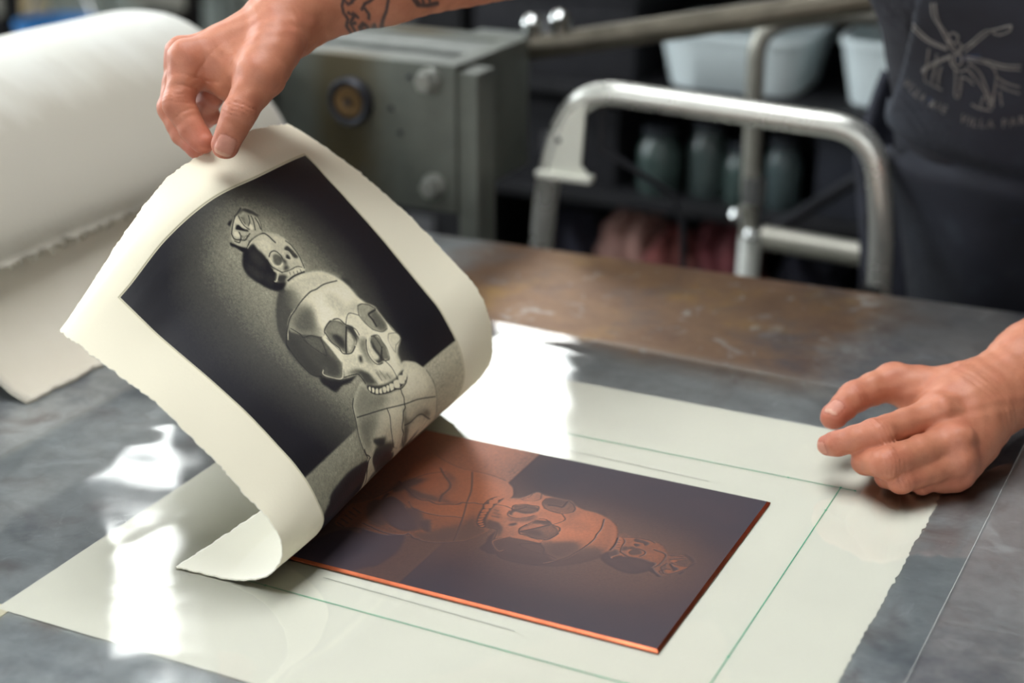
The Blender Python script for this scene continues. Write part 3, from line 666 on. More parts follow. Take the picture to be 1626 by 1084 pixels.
# ---------------------------------------------------------------- copper plate
def quads(n, m):
    i, j = np.meshgrid(np.arange(n - 1), np.arange(m - 1), indexing='ij')
    a = (i * m + j).ravel()
    return np.stack([a, a + m, a + m + 1, a + 1], 1)
PX0, PX1, PY0, PY1, PZ = -.1010, .1925, -.1845, .0440, T + .0036
def copper_material():
    t = NT('engraved_copper')
    a = t.n('ShaderNodeAttribute', attribute_name='tone')
    v = t.coord(); n = t.noise(v, 9, 4)
    f = a.outputs['Fac']
    col = t.ramp(f, [(0.0, lin((46, 44, 58))), (.2, lin((70, 57, 62))), (.5, lin((108, 84, 78))), (.85, lin((186, 114, 84)))])
    col = t.mix(t.ramp(n, [(.35, (0, 0, 0)), (.7, (.12,) * 3)]), col, lin((120, 80, 70)))
    t.set(Base_Color=col)
    t.l(t.ramp(f, [(.02, (.2,) * 3), (.5, (.7,) * 3)]), t.b.inputs['Metallic'])
    t.l(t.ramp(f, [(.0, (.60,) * 3), (.6, (.42,) * 3), (1, (.36,) * 3)]), t.b.inputs['Roughness'])
    gr = t.noise(v, 1600, 2, .6)
    t.bump(t.math('ADD', t.math('MULTIPLY', f, 2.2), t.math('MULTIPLY', gr, .35)), .35, .0004)
    return t.mat
M_copper = copper_material()
M_copper_edge = simple('bright_copper', (184, 102, 72), .36, metal=1.0, var=.15, scale=30)
plate = empty('copper_plate', ((PX0 + PX1) / 2, (PY0 + PY1) / 2, T + .0018))
tag(plate, 'engraved copper plate with dark toned skull picture, lying on the clear film', 'copper plate')
def to_local(o, V): return np.asarray(V, float) - np.array(o.location)
n, m = 430, 340
gx, gy = np.meshgrid(np.linspace(0, 1, n), np.linspace(0, 1, m), indexing='ij')
V = np.stack([PX0 + gx * (PX1 - PX0), PY0 + gy * (PY1 - PY0), np.full(gx.shape, PZ)], -1).reshape(-1, 3)
ay = gy + .055 * np.sin(np.pi * gy); ax_ = gx - .03 * np.exp(-((gx - .33) / .12) ** 2)
pt = tone_at(ax_, ay); ptb = _blur(pt, 26); pt = np.clip(.50 * pt + .50 * ptb + .35 * (pt - _blur(pt, 2.5)), .02, 1)
np_mesh('engraved_face', to_local(plate, V), quads(n, m), M_copper, plate, {'tone': pt.ravel()})
mb = MB()
b_, lo_ = .0022, .0012
ring = lambda e, z: [(PX0 - e, PY0 - e, z), (PX1 + e, PY0 - e, z), (PX1 + e, PY1 + e, z), (PX0 - e, PY1 + e, z)]
vs = ring(0, PZ) + ring(b_ * .8, PZ - lo_) + ring(b_, PZ - .0018) ; vs = [tuple(np.array(p) - np.array(plate.location)) for p in vs]
mb.add(vs, [(k * 4 + i, k * 4 + (i + 1) % 4, k * 4 + 4 + (i + 1) % 4, k * 4 + 4 + i) for k in (0, 1) for i in range(4)] + [(8, 11, 10, 9)])
ed = mb.build('bevelled_edge', M_copper_edge, plate, smooth=False); ed['label'] = 'bright bevelled copper edge'

# ---------------------------------------------------------------- the print being lifted: one curled sheet of heavy paper
PAPER = [[-0.1492,-0.2317,0.899],[-0.1455,-0.1771,0.8994],[-0.1433,-0.123,0.8995],[-0.1421,-0.0692,0.8994],[-0.1411,-0.0154,0.8992],[-0.1402,0.0384,0.8991],[-0.1393,0.0921,0.899],[-0.1305,-0.231,0.8996],[-0.1286,-0.1774,0.9004],[-0.1269,-0.1234,0.9008],[-0.1257,-0.0695,0.9011],[-0.1248,-0.0156,0.9015],[-0.1239,0.0381,0.9021],[-0.1231,0.0918,0.9027],[-0.1122,-0.2306,0.9015],[-0.1114,-0.1772,0.9027],[-0.1104,-0.1235,0.9037],[-0.1096,-0.0697,0.9046],[-0.1089,-0.0159,0.9059],[-0.1083,0.0379,0.9076],[-0.1077,0.0915,0.9094],[-0.0945,-0.2304,0.9046],[-0.0943,-0.1771,0.9067],[-0.0943,-0.1236,0.9086],[-0.0942,-0.0698,0.9104],[-0.094,-0.0161,0.9127],[-0.0937,0.0377,0.9155],[-0.0934,0.0912,0.9186],[-0.078,-0.2303,0.9099],[-0.0781,-0.177,0.9134],[-0.0792,-0.1236,0.9161],[-0.0805,-0.07,0.919],[-0.0811,-0.0164,0.9223],[-0.081,0.0373,0.926],[-0.0807,0.0907,0.9299],[-0.0655,-0.2306,0.9203],[-0.0638,-0.1769,0.9237],[-0.0669,-0.1238,0.9271],[-0.0699,-0.0705,0.9309],[-0.0714,-0.017,0.9349],[-0.0713,0.0365,0.9391],[-0.0699,0.09,0.9433],[-0.0585,-0.2317,0.9338],[-0.0557,-0.1775,0.9377],[-0.0602,-0.1245,0.9415],[-0.0644,-0.0714,0.9455],[-0.0666,-0.0181,0.9497],[-0.066,0.0353,0.9542],[-0.0623,0.0888,0.9588],[-0.0587,-0.233,0.9484],[-0.0589,-0.1796,0.953],[-0.0612,-0.1261,0.9573],[-0.0648,-0.0728,0.9612],[-0.0671,-0.0195,0.9653],[-0.0662,0.0338,0.9701],[-0.0607,0.0868,0.9759],[-0.0663,-0.2346,0.9616],[-0.0658,-0.1811,0.9677],[-0.0673,-0.1277,0.9723],[-0.0701,-0.0744,0.9763],[-0.0721,-0.021,0.9803],[-0.0704,0.0322,0.9857],[-0.0621,0.0848,0.9934],[-0.0777,-0.2363,0.9726],[-0.0752,-0.1826,0.9809],[-0.0762,-0.1293,0.986],[-0.0785,-0.0759,0.99],[-0.0799,-0.0225,0.9943],[-0.0776,0.0305,1.0003],[-0.0667,0.0829,1.0102],[-0.0892,-0.2373,0.984],[-0.0866,-0.184,0.9925],[-0.0868,-0.1306,0.9984],[-0.0885,-0.0773,1.0028],[-0.0892,-0.0239,1.0075],[-0.0858,0.0292,1.0144],[-0.076,0.0813,1.0254],[-0.1007,-0.2382,0.9953],[-0.0984,-0.1851,1.0038],[-0.0984,-0.1319,1.01],[-0.0994,-0.0785,1.015],[-0.0995,-0.0252,1.0202],[-0.0965,0.0277,1.0271],[-0.0886,0.0798,1.038],[-0.1128,-0.2394,1.0059],[-0.1107,-0.1861,1.0146],[-0.1105,-0.133,1.0212],[-0.1108,-0.0798,1.0269],[-0.1102,-0.0266,1.0327],[-0.1075,0.0263,1.0398],[-0.1016,0.0786,1.0497],[-0.125,-0.2404,1.0163],[-0.1236,-0.1872,1.0245],[-0.123,-0.1341,1.0319],[-0.1225,-0.0811,1.0387],[-0.1212,-0.0281,1.0454],[-0.1186,0.0248,1.0526],[-0.1142,0.0776,1.0615],[-0.1373,-0.2411,1.0263],[-0.1368,-0.1881,1.0341],[-0.1358,-0.1352,1.0424],[-0.1342,-0.0824,1.0506],[-0.1321,-0.0296,1.0583],[-0.1295,0.0233,1.0655],[-0.1269,0.0763,1.0727],[-0.1502,-0.2418,1.0352],[-0.1502,-0.1889,1.0432],[-0.1485,-0.1363,1.0532],[-0.1459,-0.0838,1.063],[-0.1431,-0.0312,1.0714],[-0.1408,0.0217,1.0781],[-0.1399,0.0749,1.0834],[-0.1637,-0.2425,1.0425],[-0.1635,-0.1897,1.0523],[-0.161,-0.1375,1.0646],[-0.1574,-0.0854,1.0759],[-0.154,-0.033,1.0847],[-0.1522,0.0201,1.0904],[-0.153,0.0735,1.0934],[-0.1768,-0.2429,1.0494],[-0.1764,-0.1906,1.0615],[-0.1732,-0.1389,1.0767],[-0.1689,-0.0872,1.0895],[-0.1651,-0.0347,1.0981],[-0.1637,0.0187,1.1026],[-0.1663,0.0721,1.1029],[-0.1893,-0.2433,1.0559],[-0.1881,-0.1915,1.0712],[-0.1851,-0.1405,1.0896],[-0.1807,-0.089,1.1037],[-0.1764,-0.0362,1.1113],[-0.1755,0.0175,1.1142],[-0.1796,0.071,1.1121],[-0.2013,-0.2433,1.0619],[-0.1988,-0.1922,1.0801],[-0.1971,-0.1423,1.1028],[-0.1933,-0.0907,1.118],[-0.1882,-0.0372,1.1235],[-0.1869,0.0169,1.1257],[-0.1936,0.0697,1.1204],[-0.2132,-0.2423,1.0669],[-0.2098,-0.1923,1.0882],[-0.2091,-0.1435,1.1133],[-0.2064,-0.0915,1.1293],[-0.2016,-0.0377,1.1338],[-0.2004,0.0164,1.1356],[-0.2078,0.0686,1.1284],[-0.2248,-0.2383,1.0686],[-0.2225,-0.1904,1.0931],[-0.2222,-0.1424,1.1173],[-0.2204,-0.0915,1.1349],[-0.2168,-0.0383,1.142],[-0.217,0.0151,1.1425],[-0.2224,0.0678,1.1358],[-0.2329,-0.2294,1.0641],[-0.2351,-0.1857,1.0892],[-0.2365,-0.1404,1.1164],[-0.2362,-0.0919,1.1397],[-0.2325,-0.0389,1.1483],[-0.2334,0.0144,1.1499],[-0.2375,0.067,1.1425]]

NA, NB = 23, 7
CP = np.array(PAPER).reshape(NA, NB, 3)
def catmull(P, t):
    n = len(P); i = np.clip(np.floor(t).astype(int), 0, n - 2); u = (t - i).reshape(-1, *([1] * (P.ndim - 1)))
    Pm = np.concatenate([2 * P[:1] - P[1:2], P, 2 * P[-1:] - P[-2:-1]])
    p0, p1, p2, p3 = Pm[i], Pm[i + 1], Pm[i + 2], Pm[i + 3]
    return .5 * ((2 * p1) + (-p0 + p2) * u + (2 * p0 - 5 * p1 + 4 * p2 - p3) * u * u + (-p0 + 3 * p1 - 3 * p2 + p3) * u ** 3)
na, nb = 700, 600
G = catmull(CP, np.linspace(0, NA - 1, na)); G = np.swapaxes(catmull(np.swapaxes(G, 0, 1), np.linspace(0, NB - 1, nb)), 0, 1).copy()
G[..., 2] = np.maximum(G[..., 2], T + .0020)
over = (G[..., 0] > PX0 - .004) & (G[..., 1] > PY0 - .004) & (G[..., 1] < PY1 + .004)
G[..., 2] = np.where(over, np.maximum(G[..., 2], PZ + .0004), G[..., 2])
ga, gb = np.gradient(G, axis=0), np.gradient(G, axis=1)
N = np.cross(ga, gb); N /= np.linalg.norm(N, axis=-1, keepdims=True)
# deckle: ragged feathered border
def rag(n_, s):
    r = RNG.normal(size=n_); k = np.exp(-.5 * (np.arange(-6, 7) / 2.0) ** 2); r = np.convolve(r, k / k.sum(), 'same')
    return s * r
def unit(a): return a / np.linalg.norm(a, axis=-1, keepdims=True)
for sl, dirv, s in (((slice(None), 0), -unit(gb[:, 0]), .0011), ((slice(None), -1), unit(gb[:, -1]), .0009), ((-1, slice(None)), unit(ga[-1]), .0010), ((0, slice(None)), -unit(ga[0]), .0008)):
    k = rag(dirv.shape[0], s)
    G[sl] += dirv * k[:, None] + N[sl] * rag(dirv.shape[0], .0004)[:, None]
aa = np.linspace(0, .635, na)[:, None]; bb = np.linspace(0, .565, nb)[None]
tx = (aa - .0763) / (.565 - .0763) + 0 * bb; ty = (bb - .085) / (.565 - .078 - .085) + 0 * aa
edge = np.minimum(np.minimum(tx, 1 - tx) * .4887, np.minimum(ty, 1 - ty) * .402)
tone = np.where(edge >= 0, tone_at(tx, ty), 1.0)
rim = np.exp(-((edge + .0016) / .0011) ** 2); tone = tone * (1 - .35 * rim)
G += N * (np.clip(edge / .0022 + 1, 0, 1) * .0005)[..., None]           # plate mark pressed into the sheet
def print_material():
    t = NT('print_paper')
    a = t.n('ShaderNodeAttribute', attribute_name='tone'); v = t.coord()
    f = a.outputs['Fac']
    c = t.ramp(f, [(0, lin((13, 13, 20))), (.10, lin((26, 26, 33))), (.28, lin((78, 77, 70))), (.5, lin((146, 143, 124))), (.86, lin((230, 223, 194))), (1, lin((240, 234, 211)))])
    t.set(Base_Color=c)
    t.l(t.ramp(f, [(.05, (.42,) * 3), (.5, (.75,) * 3), (1, (.88,) * 3)]), t.b.inputs['Roughness'])
    t.l(t.ramp(f, [(.05, (.5,) * 3), (1, (.2,) * 3)]), t.b.inputs['Specular IOR Level'])
    t.bump(t.math('ADD', t.noise(v, 420, 3, .6), t.math('MULTIPLY', t.noise(v, 1300, 2), .5)), .22, .0006)
    return t.mat
M_print = print_material()
M_print_back = sheet_paper('print_paper_back', (240, 237, 224), .2)
pr = empty('skull_print', tuple(G[2, nb // 2]))
tag(pr, 'thick deckle-edged sheet with a printed stack of skulls, peeled up off the plate', 'art print')
def lcl(V): return np.asarray(V, float) - np.array(pr.location)
np_mesh('printed_face', lcl(G.reshape(-1, 3)), quads(na, nb), M_print, pr, {'tone': tone.ravel()})
ia = np.unique(np.r_[np.arange(0, na, 4), na - 1]); ib = np.unique(np.r_[np.arange(0, nb, 4), nb - 1])
sgn = -1.0 if (N[na // 2, nb // 2] @ (np.array(cam.location) - G[na // 2, nb // 2])) > 0 else 1.0
Bk = (G + sgn * N * .0007)[np.ix_(ia, ib)]; Fr = G[np.ix_(ia, ib)]
p_, q_ = len(ia), len(ib)
VV = np.concatenate([Bk.reshape(-1, 3), Fr.reshape(-1, 3)]); off = p_ * q_
FF = [quads(p_, q_)]
def strip(a): 
    a = np.asarray(a); return np.stack([a[:-1], a[1:], a[1:] + off, a[:-1] + off], 1)
I = np.arange(p_ * q_).reshape(p_, q_)
FF += [strip(I[:, 0]), strip(I[:, -1]), strip(I[0]), strip(I[-1])]
bk = np_mesh('blank_back', lcl(VV), np.concatenate(FF), M_print_back, pr)
# ================================================================ PRESS: ROLLER, HOUSING, BLANKETS
M_bolt = simple('bolt_steel', (150, 152, 146), .4, metal=.7, var=.2, scale=40)
M_shaft = simple('lever_steel', (112, 106, 94), .38, metal=.8, var=.2, scale=14, bump=.05)
M_chrome = simple('polished_steel', (214, 216, 214), .16, metal=1.0, var=.06, scale=12)

def housing_material():
    t = NT('painted_housing'); v = t.coord()
    c = t.ramp(t.noise(v, 8, 5, .6), [(.3, lin((76, 80, 74))), (.7, lin((106, 110, 102)))])
    # oil and rust run-off below the dial, speckles of bare metal
    tc = t.n('ShaderNodeTexCoord'); sp = t.n('ShaderNodeSeparateXYZ'); t.l(tc.outputs['Object'], sp.inputs[0])
    w = t.noise(t.coord(scale=(1, 1, .35)), 18, 5, .65)
    rx = t.math('ABSOLUTE', t.math('ADD', sp.outputs['X'], .155))
    m = t.ramp(t.math('ADD', t.math('MULTIPLY', rx, 9.0), t.math('MULTIPLY', w, .55)), [(.45, (.8,) * 3), (.85, (0, 0, 0))])
    c = t.mix(m, c, lin((70, 58, 24)))
    sp_ = t.ramp(t.noise(v, 42, 3, .6), [(.66, (0, 0, 0)), (.74, (1, 1, 1))])
    c = t.mix(sp_, c, lin((66, 66, 66)))
    t.set(Base_Color=c, Metallic=.25, Roughness=.5)
    t.bump(t.noise(v, 90, 4), .15, .001)
    return t.mat
M_house = housing_material()
press = empty('press_housing', (-.36, .60, T))
tag(press, 'grey iron press end housing with round dial, bolts and a long lever', 'press housing')
def PL(p): return (p[0] + .36, p[1] - .60, p[2] - T)
def pbox(lo, hi, bev=.003): return MB().box(PL(lo), PL(hi), bevel=bev)
pbox((-.70, .600, T + .000), (-.366, .628, T + .176), .004).build('front_plate', M_house, press)
pbox((-.394, .628, T + .012), (-.368, .800, T + .174), .003).build('side_plate', M_house, press)
pbox((-.70, .772, T + .012), (-.394, .800, T + .174), .003).build('rear_plate', M_house, press)
pbox((-.70, .628, T + .150), (-.394, .664, T + .172), .003).build('top_rail', M_iron, press)
pbox((-.70, .700, T + .150), (-.394, .772, T + .170), .003).build('top_rail', M_iron, press)
pbox((-.366, .604, .0), (-.340, .650, T + .168), .003).build('column', M_house, press)
pbox((-.70, .63, .0), (-.64, .77, T + .012), .003).build('column', M_house, press)
pbox((-.74, .58, .0), (-.335, .69, .03), .003).build('foot', M_dark_iron, press)
RX = Matrix.Rotation(math.pi / 2, 4, 'X')
def bolt(x, z, r):
    mb = MB().lathe([(0, .0), (r * 1.25, 0), (r * 1.25, .004), (r * 1.15, .006), (0, .006)], 20, Matrix.Translation(PL((x, .600, z))) @ RX)
    bo = mb.build('bolt_washer', M_bolt, press)
    hx = MB().lathe([(0, .006), (r, .006), (r, .016), (r * .85, .019), (0, .019)], 6, Matrix.Translation(PL((x, .600, z))) @ RX)
    hx.build('bolt_head', M_bolt, bo)
bolt(-.399, T + .156, .0125); bolt(-.395, T + .031, .0125); bolt(-.62, T + .150, .0125)
for x, z in ((-.426, T + .158), (-.452, T + .118), (-.44, T + .09)):
    MB().lathe([(0, .0), (.0035, 0), (.003, .002), (0, .002)], 10, Matrix.Translation(PL((x, .600, z))) @ RX).build('small_screw', M_dark_iron, press)
dc = Matrix.Translation(PL((-.504, .600, T + .122))) @ RX
di = MB().lathe([(.0, 0), (.029, 0), (.029, .010), (.026, .014), (.022, .012), (.022, .009), (0, .009)], 32, dc).build('dial', M_dark_iron, press)
MB().lathe([(.0, .009), (.019, .009), (.018, .012), (.008, .012), (.006, .011), (.0, .010)], 28, dc).build('dial_face', simple('dial_brass', (122, 96, 62), .45, metal=.6, var=.2, scale=40), di)
MB().lathe([(.0, .012), (.0045, .012), (.0035, .015), (0, .015)], 12, dc).build('dial_hub', M_dark_iron, di)
# lever running off behind the stool
la, lb = Vector((-.43, .85, T + .140)), Vector((.075, .85, T + .252))
ld = (lb - la).normalized()
lv = MB().tube([PL(la), PL(la + (lb - la) * .5), PL(lb)], .0158, 18).build('lever', M_shaft, press)
for s_ in (.05, .095):  # chrome knobs added to give the lever its bright glints
    p = la + (lb - la) * s_ / .1 * .17 + Vector((0, 0, .016))
    MB().lathe([(0, -.004), (.011, -.004), (.012, .008), (.014, .016), (.010, .024), (.004, .027), (0, .0275)], 20, Matrix.Translation(PL(p))).build('glint_knob', M_chrome, lv)
pbox((-.47, .80, T + .11), (-.40, .87, T + .165), .004).build('lever_socket', M_iron, press)

roller = MB().lathe([(0, -.30), (.030, -.30), (.030, -.26), (.084, -.26), (.084, .25), (.030, .25), (.030, .392), (0, .392)], 40).build('press_roller', M_dark_iron)
roller.location = (-.665, .21, T + .118); roller.rotation_euler = (-math.pi / 2, 0, 0)
tag(roller, 'heavy steel press roller under the folded-back felt blankets', 'roller')

def felt_material(name, rgb, edge_rgb, e0):
    t = NT(name); v = t.coord()
    a = t.n('ShaderNodeAttribute', attribute_name='along')
    n_ = t.noise(v, 5, 4); c = lin(rgb)
    col = t.ramp(n_, [(.3, tuple(x * f for x, f in zip(c, (.93, .91, .86)))), (.65, c)])
    wv = t.noise(t.coord(scale=(1, 3, 1)), 14, 4)
    e = t.math('ADD', a.outputs['Fac'], t.math('MULTIPLY', t.math('SUBTRACT', wv, .5), .10))
    col = t.mix(t.ramp(e, [(e0, (0, 0, 0)), (e0 + .12, (.85,) * 3)]), col, lin(edge_rgb))
    t.set(Base_Color=col, Roughness=.95, Specular_IOR_Level=.15)
    t.b.inputs['Sheen Weight'].default_value = .25
    t.bump(t.math('ADD', t.noise(v, 260, 3), t.math('MULTIPLY', t.noise(v, 40, 3), .3)), .3, .0012)
    return t.mat
def drape(name, prof, y0, y1, mat, th, loc, sag=.006, skew=0.0, ny=60, ns=70, seed=1):
    prof = np.array(prof, float)
    s = np.r_[0, np.cumsum(np.hypot(*np.diff(prof, axis=0).T))]
    C_ = catmull(prof, np.interp(np.linspace(0, s[-1], ns), s, np.arange(len(prof))))
    P = np.zeros((ns, ny, 3)); yy = np.linspace(y0, y1, ny); rg = np.random.default_rng(seed)
    ph = rg.random(4) * 6
    for j, y in enumerate(yy):
        w_ = sag * (np.sin(y * 9 + ph[0]) * .6 + np.sin(y * 21 + ph[1]) * .3)
        P[:, j, 0] = C_[:, 0] + skew * (y - y0) + w_ * np.linspace(.2, 1, ns) * .7
        P[:, j, 1] = y
        P[:, j, 2] = C_[:, 1] + w_ * np.sin(np.linspace(0, 1, ns) * math.pi) * .7
    P[-1, :, 0] += rg.normal(0, .0014, ny)
    ga_, gb_ = np.gradient(P, axis=0), np.gradient(P, axis=1)
    Nn = np.cross(ga_, gb_); Nn /= np.linalg.norm(Nn, axis=-1, keepdims=True)
    if Nn[..., 2].mean() > 0: Nn = -Nn
    P2 = P + Nn * th
    P2[..., 2] = np.maximum(P2[..., 2], T + .0004)
    loc = np.array(loc)
    V = np.concatenate([P.reshape(-1, 3), P2.reshape(-1, 3)]) - loc
    I = np.arange(ns * ny).reshape(ns, ny); o_ = ns * ny
    st = lambda a: np.stack([a[:-1], a[1:], a[1:] + o_, a[:-1] + o_], 1)
    F_ = np.concatenate([quads(ns, ny), quads(ns, ny)[:, ::-1] + o_, st(I[:, 0]), st(I[:, -1]), st(I[0]), st(I[-1])])
    al = np.repeat(np.linspace(0, 1, ns)[:, None], ny, 1).ravel()
    o = np_mesh(name, V, F_, mat, None, {'along': np.r_[al, al]})
    o.location = loc
    return o, P
under, _ = drape('under_blanket', [(-1.02, T + .03), (-.86, T + .14), (-.76, T + .205), (-.665, T + .219), (-.59, T + .185), (-.545, T + .140), (-.520, T + .095), (-.492, T + .045), (-.462, T + .014), (-.436, T + .0035)],
                 -.055, .455, felt_material('thin_felt', (204, 198, 184), (196, 188, 172), .9), .003, (-.5, .2, T), .004, 0.0, seed=4)
tag(under, 'smooth cream press blanket hanging down to the bed below the woven one', 'blanket')
upper, UP = drape('felt_blanket', [(-1.05, T + .045), (-.87, T + .155), (-.77, T + .222), (-.665, T + .236), (-.59, T + .207), (-.535, T + .160), (-.506, T + .122), (-.503, T + .098)],
              -.075, .462, felt_material('woven_felt', (212, 213, 206), (166, 160, 146), .70), .006, (-.7, .2, T + .1), .005, 0.0, seed=9)
tag(upper, 'thick white woven felt blanket folded over the press roller with a frayed end', 'blanket')
# frayed threads along the hem
M_thread = simple('felt_thread', (150, 146, 132), .9)
mb = MB()
for j in range(0, 60):
    p = Vector(UP[-1, j]); l_ = .002 + .005 * random.random()
    q = p + Vector((random.uniform(-.002, .004), random.uniform(-.005, .005), -l_))
    mb.tube([p, (p + q) / 2 + Vector((.002, 0, 0)), q], .0007, 4)
fr = mb.build('frayed_hem', M_thread); fr['kind'] = 'stuff'; fr.parent = upper; fr.matrix_parent_inverse = Matrix.Translation(-upper.location)
# ================================================================ STOOL AND WORKSHOP BEHIND
M_alu = simple('polished_aluminium', (206, 207, 200), .28, metal=.7, var=.03, scale=8)
M_alu_plate = simple('aluminium_plate', (224, 226, 214), .5, metal=.1, var=.06, scale=10)
M_black = simple('black_plastic', (22, 22, 25), .5, var=.2, scale=20)
stool = empty('step_stool', (-.10, .80, 0))
tag(stool, 'polished aluminium folding step stool with a bent tube handrail beside the apron', 'step stool')
def SL(p): return (p[0] + .10, p[1] - .80, p[2])
fr_pts = fillet([(-.365, .735, .02), (-.306, .72, T + .02), (-.268, .72, T + .136), (.090, .72, T + .124), (.109, .72, T + .02), (.120, .735, .02)], [0, .12, .075, .075, .12, 0], 9)
MB().tube([SL(p) for p in fr_pts], .0145, 16).build('handrail_frame', M_alu, stool)
rr = fillet([(-.335, 1.06, .02), (-.29, .80, T - .33), (.015, .80, T - .33), (.025, 1.06, .02)], .05, 7)
MB().tube([SL(p) for p in rr], .0135, 14).build('rear_frame', M_alu, stool)
MB().box(SL((-.30, .70, T - .36)), SL((.02, .93, T - .335)), bevel=.006).build('platform', M_alu_plate, stool)
MB().box(SL((-.32, .66, T - .62)), SL((.09, .84, T - .60)), bevel=.006).build('step', M_alu_plate, stool)
def gusset(pts, y, th, name='gusset_plate'):
    n_ = len(pts); vs = [SL((x, y, z)) for x, z in pts] + [SL((x, y + th, z)) for x, z in pts]
    return MB().add(vs, [tuple(range(n_)), tuple(reversed(range(n_, 2 * n_)))] + [(i, (i + 1) % n_, n_ + (i + 1) % n_, n_ + i) for i in range(n_)]).build(name, M_alu_plate, stool, smooth=False)
g = gusset([(-.249, T + .128), (-.255, T + .045), (-.246, T + .036), (-.247, T + .032), (-.305, T + .034), (-.300, T + .063), (-.288, T + .090), (-.276, T + .112), (-.262, T + .126)], .706, .004)
MB().lathe([(0, 0), (.0035, 0), (.0025, .002), (0, .0025)], 10, Matrix.Translation(SL((-.284, .706, T + .074))) @ RX).build('rivet', M_dark_iron, g)
MB().box(SL((-.312, .700, T + .026)), SL((-.240, .716, T + .034)), bevel=.002).build('hinge_bar', M_alu_plate, stool)
MB().tube([SL((-.242, .74, T + .115)), SL((-.243, .74, T + .062)), SL((-.20, .76, T + .030)), SL((-.163, .78, T + .002)), SL((-.156, .80, T - .04)), SL((-.15, .82, T - .33))], .0045, 8).build('lock_strut', M_dark_iron, stool)
MB().tube([SL((-.300, .735, T + .03)), SL((-.315, .74, T - .10)), SL((-.33, .76, T - .35))], .0075, 10).build('inner_leg', M_dark_iron, stool)
MB().box(SL((.092, .700, T - .070)), SL((.116, .722, T - .050)), bevel=.003).build('joint_cap', M_black, stool)
for x, y in ((-.365, .735), (.120, .735), (-.335, 1.06), (.025, 1.06)):
    MB().lathe([(0, 0), (.018, 0), (.018, .03), (.016, .035), (0, .035)], 12, Matrix.Translation(SL((x, y, 0)))).build('foot_cap', M_black, stool)

# tube stand with chrome clamp
M_grey_tube = simple('grey_tube', (150, 148, 138), .4, metal=.5, var=.1)
M_white_p = simple('white_enamel', (222, 224, 218), .35, var=.05)
stand = empty('tube_stand', (-.17, 1.14, 0))
tag(stand, 'grey tube stand with hooked top and chrome clamp behind the step stool', 'stand')
def TL(p): return (p[0] + .17, p[1] - 1.14, p[2])
hk = fillet([(-.171, 1.12, T - .20), (-.176, 1.12, T + .150), (-.09, 1.16, T + .165), (.02, 1.22, T + .16)], [0, .06, .04, 0], 8)
MB().tube([TL(p) for p in hk], .0125, 14).build('hooked_tube', M_grey_tube, stand)
MB().tube([TL((-.168, 1.12, T - .10)), TL((-.166, 1.12, T - .06))], .017, 14).build('clamp', M_chrome, stand)
MB().lathe([(0, -.011), (.007, -.009), (.011, 0), (.007, .009), (0, .011)], 14, Matrix.Translation(TL((-.184, 1.10, T - .115)))).build('clamp_knob', M_chrome, stand)
MB().lathe([(0, -.010), (.007, -.008), (.010, 0), (.007, .008), (0, .010)], 14, Matrix.Translation(TL((-.162, 1.10, T - .140)))).build('clamp_knob', M_chrome, stand)
MB().tube([TL((-.169, 1.12, T - .15)), TL((-.178, 1.13, T - .45))], .0155, 16).build('sleeve', M_white_p, stand)
MB().tube([TL((-.145, 1.10, T - .142)), TL((.08, 1.10, T - .150))], .0165, 14).build('cross_tube', M_grey_tube, stand)
MB().tube([TL((-.145, 1.10, T - .142)), TL((-.06, 1.35, T - .10))], .010, 12).build('side_tube', M_dark_iron, stand)
MB().tube([TL((-.178, 1.13, T - .45)), TL((-.178, 1.13, .03))], .012, 12).build('post', M_grey_tube, stand)
for a in (0.4, 2.5, 4.6):
    MB().tube([TL((-.178, 1.13, .10)), TL((-.178 + .16 * math.cos(a), 1.13 + .16 * math.sin(a), .012))], .010, 8).build('leg', M_grey_tube, stand)
MB().tube([TL((.08, 1.10, T - .150)), TL((.09, 1.12, .012))], .012, 10).build('leg', M_grey_tube, stand)

# shelving with jars, tubs, rags
M_shelf = simple('black_shelf', (22, 22, 26), .6, metal=.2, var=.3)
shelf = empty('storage_shelf', (-.45, 1.75, 0))
tag(shelf, 'black open storage shelf crowded with jars, tubs and rags', 'shelf')
def HL(p): return (p[0] + .45, p[1] - 1.75, p[2])
SX0, SX1, SY0, SY1 = -1.15, .55, 1.52, 1.98
LEV = [.16, .46, .655, .845, 1.12, 1.42]
for z in LEV:
    MB().box(HL((SX0, SY0, z - .022)), HL((SX1, SY1, z)), bevel=.003).build('shelf_board', M_shelf, shelf)
for x in (SX0, -.32, SX1 - .03):
    for y in (SY0, SY1 - .03):
        if x == -.32 and y == SY0: continue
        MB().box(HL((x, y, 0)), HL((x + .03, y + .03, 1.6)), bevel=.002).build('upright', M_shelf, shelf)

MB().box(HL((SX0, SY1, .14)), HL((SX1, SY1 + .012, 1.45))).build('back_panel', M_shelf, shelf, smooth=False)

def glass_jar_mat(name, rgb):
    t = NT(name); t.set(Base_Color=lin(rgb), Roughness=.12, Transmission_Weight=.55, IOR=1.45, Specular_IOR_Level=.6)
    return t.mat
M_jar = glass_jar_mat('green_glass', (88, 108, 104)); M_lid = simple('jar_lid', (70, 74, 80), .4, metal=.6)
def jar(x, y, z, r, h, label, mat=None, lid=None):
    o = empty('glass_jar', (x, y, z)); tag(o, label, 'jar', 'glass jars on the shelf')
    MB().lathe([(0, 0), (r * .92, 0), (r, r * .12), (r, h * .72), (r * .75, h * .84), (r * .72, h * .92), (r * .72, h * .93), (0, h * .93)], 20).build('jar_body', mat or M_jar, o)
    MB().lathe([(0, h * .93), (r * .8, h * .93), (r * .8, h * 1.06), (r * .7, h * 1.08), (0, h * 1.08)], 18).build('lid', lid or M_lid, o)
Lz = .655
jar(-.485, 1.58, Lz, .038, .11, 'wide greenish glass jar, leftmost on the jar shelf')
